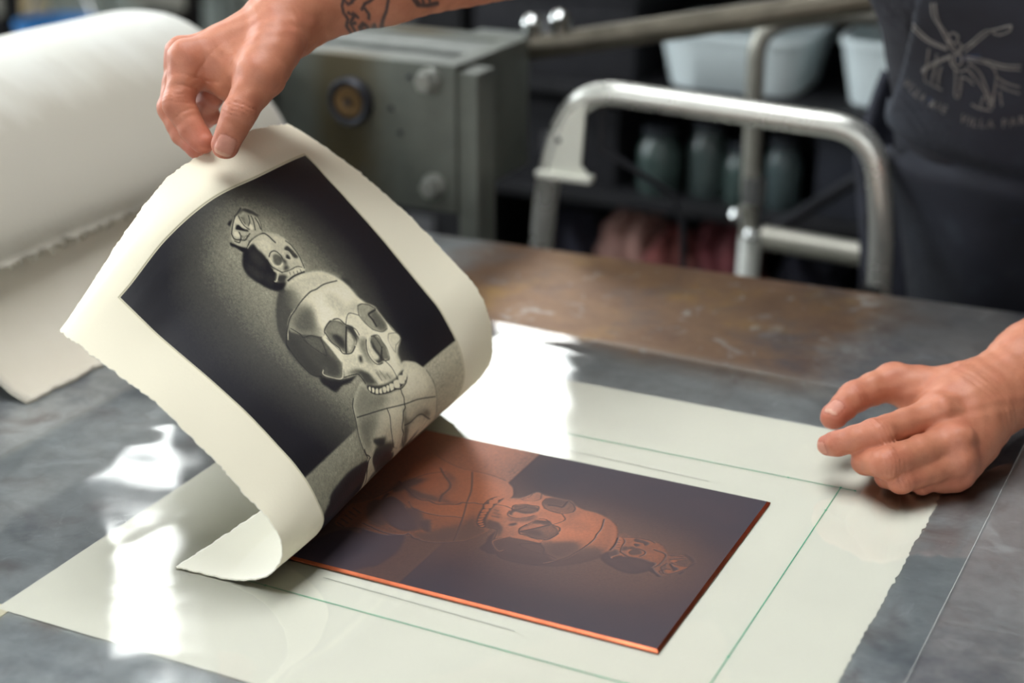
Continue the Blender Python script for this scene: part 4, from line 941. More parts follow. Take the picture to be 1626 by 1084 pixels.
jar(-.402, 1.60, Lz, .034, .125, 'tall greenish glass jar second on the jar shelf', glass_jar_mat('pale_glass', (104, 120, 118)))
jar(-.330, 1.57, Lz, .030, .10, 'small greenish glass jar behind the grey tube stand')
jar(-.262, 1.58, Lz, .030, .115, 'slim pale glass jar just past the grey tube stand', glass_jar_mat('pale_glass_b', (100, 118, 120)))
M_tub = simple('white_tub', (226, 238, 240), .4, var=.05, scale=5)
M_tub_b = simple('black_tub', (14, 14, 17), .6, var=.2)
def rounded_tub(name, lo, hi, rim, mat, label, group=None, tilt=0.0):
    """open plastic tub: tapered rounded walls, thick rim, floor"""
    cx_, cy_ = (lo[0] + hi[0]) / 2, (lo[1] + hi[1]) / 2; hx, hy = (hi[0] - lo[0]) / 2, (hi[1] - lo[1]) / 2; H_ = hi[2] - lo[2]
    def loop(k, z, n_=40):
        out = []
        for i in range(n_):
            a = 2 * math.pi * i / n_; c_, s_ = math.cos(a), math.sin(a)
            e = .45
            out.append((k * hx * math.copysign(abs(c_) ** e, c_), k * hy * math.copysign(abs(s_) ** e, s_), z))
        return out
    ls = [loop(.80, 0), loop(.84, .004), loop(.97, H_ * .9), loop(1.0, H_ * .92), loop(1.0, H_), loop(.94, H_), loop(.92, H_ * .9), loop(.78, .008)]
    vs = [p for l_ in ls for p in l_]; n_ = 40
    fs = [(i * n_ + j, i * n_ + (j + 1) % n_, (i + 1) * n_ + (j + 1) % n_, (i + 1) * n_ + j) for i in range(len(ls) - 1) for j in range(n_)]
    fs += [tuple(reversed(range(n_))), tuple((len(ls) - 1) * n_ + j for j in range(n_))]
    o = MB().add(vs, fs).build(name, mat); o.location = (cx_, cy_, lo[2]); o.rotation_euler = (tilt, 0, 0)
    tag(o, label, 'tub', group); return o
rounded_tub('plastic_tub', (-.500, 1.54, .845), (-.225, 1.78, .945), 0, M_tub, 'pale blue-white plastic tub on the shelf behind the lever')
rounded_tub('plastic_tub', (-.185, 1.54, .845), (.06, 1.78, .955), 0, M_tub, 'pale plastic tub half hidden behind the apron')

def rag(loc, size, rgb, label, seed, name='rag'):
    rg = np.random.default_rng(seed); n_ = 34
    u, v = np.meshgrid(np.linspace(0, 2 * np.pi, n_, endpoint=False), np.linspace(.02, np.pi * .62, 18), indexing='ij')
    r = 1 + .22 * np.sin(3 * u + rg.random() * 6) * np.sin(2 * v) + .16 * np.sin(7 * u + 2 * np.sin(3 * v) + rg.random() * 6) + .08 * np.sin(13 * u + 5 * v)
    P = np.stack([size[0] * r * np.sin(v) * np.cos(u), size[1] * r * np.sin(v) * np.sin(u), size[2] * (np.cos(v) * (1 + .2 * np.sin(5 * u)) + .35)], -1)
    P[:, -1, 2] = 0; P[..., 2] = np.maximum(P[..., 2], 0)
    m_, k_ = P.shape[:2]
    F_ = [(i * k_ + j, ((i + 1) % m_) * k_ + j, ((i + 1) % m_) * k_ + j + 1, i * k_ + j + 1) for i in range(m_) for j in range(k_ - 1)]
    F_.append(tuple(i * k_ for i in range(m_))); F_.append(tuple(reversed([i * k_ + k_ - 1 for i in range(m_)])))
    o = MB().add(P.reshape(-1, 3), F_).build(name, simple('cloth_%d' % seed, rgb, .95, var=.3, scale=20, bump=.3, bscale=200), None, angle=80)
    o.location = loc; tag(o, label, 'rag', 'rags heaped on the low shelf'); return o
rag((-.545, 1.64, .46), (.062, .07, .10), (168, 128, 118), 'pink and cream rag at the stool end of the rag heap', 21)
rag((-.455, 1.60, .46), (.060, .06, .085), (120, 66, 62), 'dull red crumpled rag in the middle of the heap', 22)
rag((-.365, 1.62, .46), (.066, .07, .110), (104, 50, 54), 'dark red rag beside the white stand sleeve', 23)
rag((-.69, 1.66, .46), (.066, .07, .075), (58, 58, 72), 'grey-blue rag seen below the handrail plate', 24)
rag((-.22, 1.66, .46), (.06, .07, .09), (44, 44, 56), 'dark slate rag behind the stand cross tube', 25)

def carton(lo, hi, rgb, label, seed, group='boxes packed on the shelf', cat='box', name='storage_box'):
    o = empty(name, ((lo[0] + hi[0]) / 2, (lo[1] + hi[1]) / 2, lo[2])); tag(o, label, cat, group)
    h = [(b - a) / 2 for a, b in zip(lo, hi)]; H_ = hi[2] - lo[2]
    mt = simple('box_card_%d' % seed, rgb, .8, var=.2, scale=14)
    MB().box((-h[0], -h[1], 0), (h[0], h[1], H_ * .8), bevel=.004).build('box_body', mt, o)
    MB().box((-h[0] - .004, -h[1] - .004, H_ * .76), (h[0] + .004, h[1] + .004, H_), bevel=.004).build('lid', mt, o)
    MB().box((-.03, -h[1] - .006, H_ * .35), (.03, -h[1] - .001, H_ * .6)).build('paper_label', simple('label_%d' % seed, (90, 90, 92), .8), o)
carton((-1.08, 1.55, .655), (-.80, 1.90, .815), (28, 31, 31), 'dark green-grey box on the shelf just right of the housing', 31)
carton((-.78, 1.56, .655), (-.56, 1.88, .800), (21, 21, 27), 'black box between the green-grey box and the jars', 32)
carton((-.20, 1.56, .655), (.10, 1.90, .82), (33, 36, 47), 'dark blue box on the shelf past the jars', 33)
carton((-1.10, 1.55, .845), (-.86, 1.90, 1.06), (17, 17, 21), 'black lidded box up behind the lever socket', 34)
carton((-.84, 1.56, .845), (-.53, 1.88, 1.02), (25, 25, 31), 'charcoal lidded box next to the pale tub', 35)
carton((-1.08, 1.55, .46), (-.82, 1.90, .62), (20, 20, 24), 'black box on the low shelf behind the housing column', 36)
carton((-.10, 1.56, .46), (.40, 1.90, .62), (24, 24, 30), 'long charcoal box on the low shelf behind the apron', 37)
carton((.10, 1.56, .845), (.48, 1.90, 1.05), (21, 21, 25), 'black box behind the person above the pale tub', 38)
carton((-.95, 1.56, 1.12), (-.55, 1.90, 1.32), (21, 21, 24), 'black box high on the shelf over the lever', 39)
carton((-.45, 1.56, 1.12), (.05, 1.90, 1.36), (30, 28, 31), 'wide charcoal box at the top middle of the shelf', 40)
carton((-1.05, 1.55, .16), (-.4, 1.9, .38), (18, 18, 21), 'large black box at the bottom of the shelf', 41)
carton((-.3, 1.55, .16), (.4, 1.9, .36), (20, 20, 24), 'large dark box at the bottom shelf end', 42)

# far end of the workshop seen past the blankets
M_cab = simple('pale_cabinet', (146, 154, 148), .5, var=.06, scale=4)
cab = empty('low_cabinet', (-2.95, 3.25, 0))
tag(cab, 'pale grey-green low cabinet against the far wall', 'cabinet')
MB().box((-.70, -.25, .06), (.55, .25, .92), bevel=.006).build('cabinet_body', M_cab, cab)
for i in range(3):
    d = MB().box((-.68 + i * .41, -.272, .10), (-.30 + i * .41, -.252, .88), bevel=.004).build('cabinet_door', M_cab, cab)
    MB().tube([(-.34 + i * .41, -.285, .62), (-.34 + i * .41, -.285, .74)], .006, 8).build('handle', M_chrome, d)
MB().box((-.72, -.27, .92), (.57, .26, .955), bevel=.004).build('cabinet_top', M_dark_iron, cab)
def post_stand(x, y, w, h, rgb, label, name):
    o = empty(name, (x, y, 0)); tag(o, label, 'rack')
    mt = simple(name + '_paint_%d' % int(abs(x) * 100), rgb, .5, var=.1)
    MB().box((-w / 2, -w / 2, .02), (w / 2, w / 2, h), bevel=.006).build('post', mt, o)
    MB().box((-w * .9, -w * .9, 0), (w * .9, w * .9, .02), bevel=.004).build('base_plate', mt, o)
    for k in range(5):
        MB().box((-w * .8, -w * .62, .25 + k * .2), (w * .8, -w * .5, .31 + k * .2), bevel=.003).build('bracket', M_grey_tube, o)
post_stand(-2.80, 2.45, .10, 1.5, (26, 26, 32), 'slim black rack post standing beside the beige crate', 'rack_post')
post_stand(-2.42, 2.75, .12, 1.5, (20, 20, 24), 'thick black rack post beyond the blanket hump', 'rack_post')
post_stand(-2.06, 2.80, .11, 1.5, (44, 44, 50), 'charcoal rack post nearest the lifting hand', 'rack_post')
bucket = empty('paint_bucket', (-2.98, 2.55, .0)); tag(bucket, 'blue paint bucket standing on a pale stool beyond the blankets', 'bucket')
M_blue = simple('blue_plastic', (44, 108, 168), .45, var=.1)
bucket.location = (-2.36, 2.20, .52)
MB().lathe([(0, 0), (.085, 0), (.10, .16), (.108, .165), (.108, .18), (.098, .18), (.09, .02), (0, .02)], 24).build('bucket_body', M_blue, bucket)
MB().tube([(.104 * math.cos(a), .02, .17 - .12 * math.sin(a) * 0 + .10 * math.sin(a)) for a in np.linspace(0, math.pi, 12)], .004, 6).build('bail_handle', M_chrome, bucket)
MB().lathe([(.1005, .06), (.1035, .06), (.107, .12), (.104, .12)], 24).build('bucket_label', simple('bucket_label', (92, 176, 160), .6), bucket)
st2 = empty('work_stool', (-2.36, 2.20, 0)); tag(st2, 'pale wooden work stool under the blue bucket', 'stool')
M_beige = simple('beige_wood', (196, 178, 140), .6, var=.15, scale=8)
MB().lathe([(0, .49), (.17, .49), (.18, .50), (.18, .515), (.17, .52), (0, .52)], 28).build('seat', M_beige, st2)
for a in (.6, 2.2, 3.8, 5.3):
    MB().tube([(.12 * math.cos(a), .12 * math.sin(a), .49), (.17 * math.cos(a), .17 * math.sin(a), 0)], .016, 10).build('leg', M_beige, st2)
MB().tube([(.145 * math.cos(a), .145 * math.sin(a), .22) for a in np.linspace(0, 2 * math.pi, 25)[:-1]], .008, 8, closed=True).build('foot_ring', M_grey_tube, st2)
crate = empty('wooden_crate', (-3.17, 2.62, 0)); tag(crate, 'beige wooden crate at the far corner behind the black rack', 'crate')
for k in range(5):
    MB().box((-.24, -.20, .02 + k * .15), (.24, -.18, .15 + k * .15), bevel=.003).build('slat', M_beige, crate)
    MB().box((-.24, .18, .02 + k * .15), (.24, .20, .15 + k * .15), bevel=.003).build('slat', M_beige, crate)
    MB().box((-.24, -.18, .02 + k * .15), (-.22, .18, .15 + k * .15), bevel=.003).build('slat', M_beige, crate)
    MB().box((.22, -.18, .02 + k * .15), (.24, .18, .15 + k * .15), bevel=.003).build('slat', M_beige, crate)
MB().box((-.22, -.18, .0), (.22, .18, .02)).build('crate_floor', M_beige, crate)
# ================================================================ THE PRINTMAKER
HAND_REST = {'fingers': [('index',[(0.2924,0.1548,0.9518),(0.2559,0.1019,0.9481),(0.231,0.094,0.9389),(0.2212,0.0987,0.9333)],[0.0138,0.0118,0.0098,0.0082]),('middle',[(0.3091,0.1364,0.9403),(0.2723,0.0808,0.9364),(0.2524,0.0959,0.9277),(0.2539,0.1234,0.9177)],[0.0135,0.0122,0.0108,0.0095]),('ring',[(0.3157,0.1291,0.9273),(0.2822,0.0856,0.9228),(0.2682,0.1028,0.9148),(0.271,0.1274,0.9077)],[0.0122,0.0105,0.0092,0.008]),('pinky',[(0.3149,0.1288,0.9166),(0.2933,0.1071,0.913),(0.2819,0.1207,0.9076),(0.283,0.1408,0.9033)],[0.0108,0.0088,0.008,0.007]),('thumb',[(0.2871,0.1915,0.9541),(0.248,0.1844,0.9593),(0.2251,0.1555,0.952),(0.2164,0.1307,0.9433)],[0.0155,0.0142,0.0126,0.0103])],'palm': [((0.3029,0.187,0.9534),(0.2917,0.1586,0.9501),0.019,0.015),((0.3096,0.1785,0.9484),(0.3085,0.14,0.9382),0.019,0.0145),((0.3145,0.1704,0.9407),(0.3151,0.1328,0.9255),0.019,0.013),((0.3176,0.1602,0.9305),(0.3141,0.1328,0.9157),0.018,0.0125),((0.3041,0.1942,0.9465),(0.2725,0.1736,0.9349),0.018,0.013),((0.3147,0.1537,0.9245),(0.3016,0.1313,0.9099),0.016,0.0125),((0.3038,0.1686,0.9296),(0.2771,0.1294,0.9163),0.02,0.014),((0.2928,0.1923,0.9549),(0.2585,0.1843,0.9558),0.0165,0.0125)],'arm': [((0.3117,0.1846,0.949),(0.3462,0.2464,0.9694),0.027,0.03),((0.3149,0.1797,0.9424),(0.3518,0.2493,0.9589),0.0235,0.029),((0.3462,0.2464,0.9694),(0.428,0.4357,1.0041),0.03,0.046),((0.3518,0.2493,0.9589),(0.4286,0.439,0.9974),0.029,0.045)],'nails': [('thumb',(-0.1589,-0.7655,0.6234),0.0068,0.006),('index',(-0.0323,-0.9897,0.1398),0.0055,0.0048)],'creases': [((0.2251,0.1555,0.952),(-0.4916,-0.8343,-0.2495),(-0.0816,-0.712,0.6974),0.0007,3,0.003,0.01),((0.2565,0.1034,0.9481),(-0.7026,-0.6962,-0.1474),(0.2918,-0.9385,0.1849),0.0009,4,0.0034,0.011),((0.2323,0.0946,0.9389),(-0.9153,-0.1201,-0.3845),(0.1128,-0.9617,0.25),0.0006,2,0.0028,0.008),((0.2726,0.0818,0.9355),(-0.801,-0.5716,-0.1782),(0.1297,-0.9338,0.3336),0.0008,4,0.0032,0.011),((0.2831,0.0861,0.9228),(-0.8524,-0.4725,-0.2241),(0.1283,-0.9277,0.3505),0.0006,3,0.0032,0.01),((0.3163,0.1859,0.9494),(0.4684,0.8389,0.2771),(0.0642,-0.993,0.0987),0.00045,4,0.0055,0.026)],'bumps': [((0.2968,0.1447,0.9593),0.011),((0.3144,0.1269,0.9454),0.011),((0.3192,0.1212,0.9325),0.009),((0.2623,0.0987,0.9502),0.0092)]}
HAND_HOLD = {'fingers': [('index',[(-0.2566,-0.0331,1.2111),(-0.2551,-0.0518,1.1832),(-0.2419,-0.0553,1.166),(-0.2307,-0.0575,1.1566)],[0.0138,0.0116,0.0102,0.0088]),('middle',[(-0.275,-0.0141,1.2092),(-0.2757,-0.0352,1.1731),(-0.2618,-0.0407,1.156),(-0.2456,-0.0462,1.1473)],[0.013,0.0105,0.0092,0.008]),('ring',[(-0.2868,0.0024,1.2001),(-0.29,-0.0005,1.1753),(-0.2691,-0.0035,1.1669),(-0.2552,-0.008,1.1793)],[0.0118,0.01,0.0098,0.0092]),('pinky',[(-0.2948,0.0177,1.1894),(-0.2986,0.0087,1.1622),(-0.2775,0.0032,1.1534),(-0.2623,-0.0026,1.1614)],[0.0105,0.0088,0.008,0.0072]),('thumb',[(-0.1954,-0.0041,1.2252),(-0.1917,-0.0348,1.2056),(-0.1954,-0.0587,1.1828),(-0.2043,-0.066,1.1597)],[0.016,0.0148,0.0128,0.0104])],'palm': [((-0.2056,0.0228,1.2379),(-0.2572,-0.0293,1.2094),0.017,0.0145),((-0.2091,0.0335,1.2388),(-0.2738,-0.0119,1.2075),0.017,0.0135),((-0.2148,0.0437,1.2357),(-0.2843,0.0028,1.1983),0.016,0.0125),((-0.22,0.0511,1.2311),(-0.2904,0.015,1.1893),0.015,0.0115),((-0.1994,0.0074,1.2285),(-0.1936,-0.0302,1.2074),0.019,0.0165),((-0.2131,0.0266,1.2221),(-0.2686,0.0095,1.1905),0.016,0.012),((-0.2083,0.0067,1.226),(-0.2412,-0.0189,1.2045),0.0165,0.013),((-0.2037,-0.0204,1.2083),(-0.2409,-0.0195,1.2027),0.013,0.0115),((-0.2058,-0.0285,1.203),(-0.2267,-0.0268,1.192),0.01,0.0065),((-0.2494,-0.0156,1.2046),(-0.2303,-0.0194,1.1911),0.012,0.008)],'arm': [((-0.2054,0.0316,1.2413),(-0.1685,0.1022,1.2627),0.0235,0.029),((-0.2061,0.0394,1.238),(-0.1651,0.1059,1.2565),0.021,0.029),((-0.1685,0.1022,1.2627),(-0.0656,0.3181,1.2854),0.029,0.044),((-0.1651,0.1059,1.2565),(-0.0647,0.3163,1.2803),0.029,0.043)],'nails': [('thumb',(0.5874,-0.7703,0.2482),0.008,0.007)],'creases': [((-0.1951,-0.0582,1.1836),(-0.2214,-0.5475,-0.807),(0.6464,-0.7506,0.1367),0.0009,4,0.0032,0.012),((-0.2564,-0.0524,1.1832),(0.2812,-0.424,-0.8609),(0.2133,-0.9769,-0.012),0.0008,3,0.003,0.01),((-0.2469,-0.0531,1.1737),(0.6692,-0.1561,-0.7265),(0.8207,-0.3447,0.4556),0.0009,1,0.006,0.009),((-0.2491,-0.0412,1.1951),(0.0442,-0.5567,-0.8295),(0.8591,-0.4041,0.3141),0.001,2,0.008,0.01),((-0.2438,-0.0312,1.2066),(0.8185,0.0767,-0.5694),(0.5021,-0.8517,0.1503),0.0006,1,0.006,0.012),((-0.1905,0.0142,1.2233),(0.4476,0.8558,0.2594),(0.5468,-0.8358,0.0502),0.0005,2,0.006,0.02)],'bumps': [((-0.2591,-0.0347,1.2155),0.0105),((-0.2762,-0.0175,1.2137),0.01),((-0.2878,0.0002,1.2044),0.008),((-0.2554,-0.0547,1.1823),0.009)]}

APRON_TEXT_ARC = [(0.15,0.4582,1.1737),(0.1623,0.4563,1.1559),(0.1753,0.4559,1.1404),(0.1834,0.4567,1.1333),(0.1941,0.4583,1.125),(0.2054,0.4612,1.1191),(0.2166,0.4646,1.1143),(0.2291,0.4681,1.1084),(0.2414,0.472,1.1036),(0.2531,0.4772,1.1024),(0.2645,0.4828,1.1024),(0.2802,0.4915,1.1048),(0.2956,0.5006,1.1084)]
APRON_LINES = [[(0.1863,0.4916,1.2093),(0.1893,0.4884,1.1986),(0.1967,0.4878,1.1891),(0.2058,0.4865,1.1761),(0.2117,0.4862,1.169)],[(0.1897,0.4933,1.2093),(0.1945,0.4893,1.1951),(0.2048,0.4886,1.182),(0.2138,0.4878,1.1701)],[(0.167,0.4759,1.1951),(0.178,0.4766,1.1844),(0.1898,0.4787,1.1761),(0.2071,0.484,1.169)],[(0.1696,0.4777,1.1963),(0.18,0.4783,1.1862),(0.1906,0.4799,1.1779),(0.2068,0.4846,1.1707)],[(0.2163,0.4885,1.169),(0.2246,0.4947,1.1737),(0.2354,0.5046,1.1844),(0.2432,0.509,1.1856),(0.2542,0.5156,1.1886),(0.2577,0.5171,1.188),(0.2561,0.5145,1.1838),(0.2485,0.5097,1.1814),(0.2424,0.5078,1.1838)],[(0.2224,0.4904,1.1666),(0.2332,0.5004,1.1773),(0.2401,0.5067,1.1838)],[(0.2242,0.4897,1.163),(0.2431,0.4974,1.1594),(0.2576,0.5027,1.1553),(0.2727,0.5098,1.1547)],[(0.2246,0.4889,1.1606),(0.2437,0.4964,1.1565),(0.2582,0.5017,1.1523),(0.2733,0.5084,1.1509)],[(0.2115,0.4836,1.163),(0.202,0.4768,1.1583),(0.1916,0.4691,1.1523),(0.188,0.4663,1.1499)],[(0.2124,0.4848,1.1648),(0.2017,0.4776,1.1604),(0.1912,0.4699,1.1547),(0.1882,0.4674,1.1523)],[(0.2168,0.4815,1.1523),(0.2191,0.4784,1.1428),(0.221,0.473,1.1286),(0.2247,0.4742,1.1271),(0.2245,0.4789,1.1381),(0.2232,0.4814,1.1452)],[(0.2258,0.4864,1.1535),(0.2369,0.4871,1.1428),(0.247,0.4868,1.1309),(0.2525,0.4842,1.1191)],[(0.2275,0.4887,1.1571),(0.2379,0.4907,1.1499),(0.2457,0.4893,1.1381),(0.2528,0.4865,1.1238)],[(0.2359,0.4949,1.1618),(0.2488,0.4976,1.1535),(0.2537,0.4963,1.1452),(0.2547,0.4884,1.1262),(0.2532,0.4841,1.1179)],[(0.2537,0.4963,1.1452),(0.2639,0.4987,1.1393),(0.276,0.503,1.1357)],[(0.2566,0.4946,1.1381),(0.266,0.4971,1.1333),(0.277,0.5009,1.1298)],[(0.205,0.4882,1.1808),(0.2091,0.4915,1.1838),(0.2142,0.4927,1.1808),(0.2139,0.4904,1.1761),(0.2095,0.4878,1.1749),(0.2054,0.4874,1.1785)],[(0.2106,0.4883,1.1749),(0.2164,0.4911,1.1749),(0.2195,0.4906,1.1701),(0.2167,0.4876,1.1666),(0.2117,0.4862,1.169)],[(0.2146,0.4861,1.1654),(0.2194,0.4879,1.1642),(0.2216,0.4864,1.1583),(0.2187,0.4834,1.1547),(0.2147,0.483,1.1583),(0.2146,0.4861,1.1654)],[(0.2106,0.4826,1.1618),(0.2141,0.4812,1.1547),(0.2207,0.4823,1.1499),(0.2262,0.4855,1.1511)],[(0.1908,0.4766,1.1701),(0.1912,0.4699,1.1547),(0.1915,0.4649,1.1428),(0.1987,0.4663,1.1381),(0.2087,0.4691,1.1333)],[(0.1994,0.4735,1.1535),(0.1986,0.4694,1.1452),(0.1987,0.4663,1.1381)],[(0.2045,0.4762,1.1541),(0.2037,0.4719,1.1452),(0.2046,0.4687,1.1369)],[(0.1985,0.4782,1.1654),(0.1992,0.4739,1.1547)],[(0.2373,0.4774,1.1202),(0.2437,0.4789,1.1167),(0.2556,0.4837,1.1143)],[(0.2464,0.4849,1.1274),(0.2452,0.4802,1.1179)],[(0.2594,0.4934,1.1321),(0.2639,0.4898,1.1191)],[(0.255,0.4907,1.1309),(0.2563,0.4851,1.1167)],[(0.2227,0.4812,1.1452),(0.23,0.4837,1.1428),(0.2354,0.4842,1.1381)]]
TATTOO = [[(-0.1688,0.0534,1.2537),(-0.1691,0.0482,1.2461),(-0.1677,0.0474,1.2412),(-0.1652,0.0486,1.237),(-0.1656,0.0457,1.2332),(-0.1628,0.0473,1.2289),(-0.1593,0.053,1.2291),(-0.1541,0.0609,1.229),(-0.1496,0.0703,1.2329),(-0.1476,0.0776,1.2397),(-0.1474,0.0817,1.2459),(-0.1493,0.0829,1.2524)],[(-0.1668,0.0555,1.2519),(-0.1647,0.0567,1.2485),(-0.163,0.0606,1.2505)],[(-0.1683,0.0513,1.249),(-0.1663,0.0527,1.2464),(-0.1645,0.0564,1.2477)],[(-0.1595,0.0608,1.2423),(-0.1585,0.0644,1.2457),(-0.1562,0.069,1.2472),(-0.1545,0.0729,1.2493)],[(-0.1584,0.063,1.2429),(-0.1559,0.0646,1.2394),(-0.1557,0.0634,1.237)],[(-0.1654,0.0508,1.2409),(-0.1627,0.0535,1.2386),(-0.1639,0.0492,1.2348),(-0.1621,0.05,1.2314)],[(-0.1633,0.0538,1.2405),(-0.1608,0.0561,1.2378)],[(-0.1598,0.0541,1.2323),(-0.1581,0.058,1.2343),(-0.1552,0.0613,1.2323),(-0.1528,0.0657,1.2335)],[(-0.1638,0.0493,1.2344),(-0.1618,0.0526,1.2349)],[(-0.1351,0.0996,1.2449),(-0.1329,0.1009,1.2416),(-0.1281,0.1083,1.2418),(-0.1234,0.1162,1.2434)],[(-0.1334,0.1018,1.2442),(-0.132,0.1028,1.2424)],[(-0.1307,0.1061,1.2447),(-0.1298,0.1061,1.2424)],[(-0.1274,0.1109,1.2446),(-0.1268,0.1107,1.2426)],[(-0.135,0.0929,1.2337),(-0.1323,0.0977,1.2348),(-0.1294,0.1015,1.2341)],[(-0.1259,0.1088,1.2374),(-0.1235,0.1125,1.2377),(-0.1204,0.1159,1.2356)],[(-0.1238,0.1112,1.2361),(-0.1214,0.1141,1.2351)]]
TATTOO_RED = [[(-0.1093,0.1339,1.2385),(-0.1078,0.1374,1.2406),(-0.1057,0.141,1.2416)],[(-0.1086,0.1352,1.2391),(-0.106,0.1398,1.2403)],[(-0.1316,0.0982,1.2341),(-0.1299,0.1005,1.2335)],[(-0.1233,0.1122,1.2367),(-0.1216,0.1146,1.2364)]]

VIEWDIR = np.array((-.409, .835, -.368))
def skin_material():
    t = NT('skin'); v = t.coord()
    a = t.n('ShaderNodeAttribute', attribute_name='skin_colour')
    mott = t.ramp(t.noise(v, 75, 6, .7), [(.32, (.86, .80, .78)), (.66, (1, 1, 1))])
    c = t.mix(1.0, a.outputs['Color'], mott, 'MULTIPLY')
    t.set(Base_Color=c, Roughness=.5, Specular_IOR_Level=.42)
    t.b.inputs['Subsurface Weight'].default_value = .05
    t.b.inputs['Subsurface Radius'].default_value = (.008, .003, .0015)
    t.b.inputs['Subsurface Scale'].default_value = 1.0
    vor = t.n('ShaderNodeTexVoronoi', in_Scale=900.0); t.l(v, vor.inputs['Vector'])
    t.bump(t.math('ADD', t.math('MULTIPLY', vor.outputs['Distance'], .7), t.noise(v, 260, 4, .6)), .16, .0007)
    return t.mat
M_skin = skin_material()
person = empty('person', (.27, .90, 0))
tag(person, 'person in a stained black printed apron lifting the print with a tattooed arm', 'person')
PO = np.array(person.location)

VS, FS, CS = [], [], []; _n = 0
for H in (HAND_REST, HAND_HOLD):
    pts = np.array([p for _, P, _ in H['fingers'] for p in P] + [p for a in H['palm'] for p in a[:2]] + [p for a in H['arm'] for p in a[:2]])
    lo = pts.min(0) - .03; hi = pts.max(0) + .03
    far_ = np.array(H['arm'][2][1]); 
    lo = np.minimum(lo, far_ - .05); hi = np.maximum(hi, far_ + .05)
    V, F = surface_nets(hand_field(H), lo, hi, .00128)
    c = hand_colour(H, V)
    if H is HAND_HOLD:
        def strokes(lines, col, w):
            global c
            d = np.full(len(V), 1e9)
            pv = V - (V @ VIEWDIR)[:, None] * VIEWDIR
            for l in lines:
                q = np.array(l); q = q - (q @ VIEWDIR)[:, None] * VIEWDIR
                for a, b in zip(q[:-1], q[1:]):
                    e = b - a; tt = np.clip((pv - a) @ e / max(e @ e, 1e-12), 0, 1)
                    d = np.minimum(d, np.linalg.norm(pv - a - tt[:, None] * e, axis=1))
            k = np.clip(1.4 - d / w, 0, 1) * (V[:, 0] > -.21)
            k = (k * .88)[:, None]; c = c * (1 - k) + np.array(lin(col)) * k
        strokes(TATTOO, (52, 56, 62), .0013); strokes(TATTOO_RED, (150, 30, 44), .0016)
    VS.append(V); FS.append(F + _n); CS.append(c); _n += len(V)

A3 = lambda *p: np.array(p, np.float32)
elb_l = A3(*HAND_REST['arm'][2][1]); elb_r = A3(*HAND_HOLD['arm'][2][1])
SH_L, SH_R = A3(.455, .680, 1.235), A3(.105, .605, 1.375)
def chain(P, prims, k):
    d = None
    for a, b, ra, rb in prims:
        e = cap(P, a, b, ra, rb); d = e if d is None else smin(d, e, k)
    return d
TORSO = [((.225, .875, .95), (.355, .90, .95), .120, .120), ((.225, .80, 1.04), (.345, .83, 1.04), .104, .104), ((.215, .735, 1.13), (.355, .765, 1.12), .108, .108), ((.195, .67, 1.25), (.375, .705, 1.20), .110, .110), ((.130, .615, 1.355), (.430, .675, 1.24), .062, .060)]
LEGS = [((.215, .890, .90), (.215, .880, .50), .090, .060), ((.215, .880, .50), (.215, .970, .11), .060, .042), ((.375, .905, .90), (.400, .870, .50), .092, .060), ((.400, .870, .50), (.420, .945, .11), .060, .042)]
UPPER = [(elb_l, SH_L, .046, .056), (elb_r, SH_R, .044, .056)]
HEAD = [((.275, .655, 1.32), (.255, .570, 1.44), .058, .056), ((.250, .530, 1.520), (.252, .545, 1.560), .084, .088), ((.245, .490, 1.450), (.250, .500, 1.530), .052, .072)]
FWD = A3(-.05, -.95, -.30); FWD /= np.linalg.norm(FWD)
def body_field(P):
    d = chain(P, TORSO, .05); d = smin(d, chain(P, LEGS, .03), .05); d = smin(d, chain(P, UPPER, .02), .04)
    h = chain(P, HEAD, .03)
    fc = A3(.245, .480, 1.500)
    h = smin(h, cap(P, fc + A3(0, -.058, .028), fc + A3(0, -.078, -.008), .009, .014), .012)         # nose
    h = smin(h, cap(P, fc + A3(-.03, -.045, .045), fc + A3(.03, -.045, .045), .014, .014), .015)      # brow
    for s in (-1, 1):
        e = np.sqrt(((P - (fc + A3(s * .032, -.062, .022))) ** 2).sum(1)) - .013
        h = -smin(-h, e, .01); h = smin(h, np.sqrt(((P - (fc + A3(s * .032, -.047, .022))) ** 2).sum(1)) - .0125, .004)
        h = smin(h, cap(P, fc + A3(s * .088, .035, .04), fc + A3(s * .084, .030, -.005), .014, .009), .008)
    h = smin(h, cap(P, fc + A3(-.02, -.058, -.036), fc + A3(.02, -.058, -.036), .008, .008), .006)
    m = cap(P, fc + A3(-.02, -.068, -.036), fc + A3(.02, -.068, -.036), .0025, .0025); h = -smin(-h, m, .004)
    d = smin(d, h, .03)
    for x, y in ((.215, .97), (.420, .945)):
        d = smin(d, cap(P, A3(x, y, .06), A3(x - .01, y - .15, .045), .042, .034), .03)
    return d
V, F = surface_nets(body_field, (-.14, .24, .0), (.60, 1.10, 1.72), .0075)
VS.append(V); FS.append(F + _n)
cb = np.repeat(np.array(lin((192, 126, 97)))[None], len(V), 0)
lips = np.exp(-(((V - np.array((.245, .415, 1.464))) / np.array((.026, .02, .008))) ** 2).sum(1)); cb = cb * (1 - .6 * lips[:, None]) + np.array(lin((170, 88, 80))) * .6 * lips[:, None]
CS.append(cb)
body = np_mesh('body', np.concatenate(VS) - PO, np.concatenate(FS), M_skin, person, {'skin_colour': np.concatenate(CS)})
body['label'] = 'bare forearms and hands, dark line tattoo on the lifting arm'

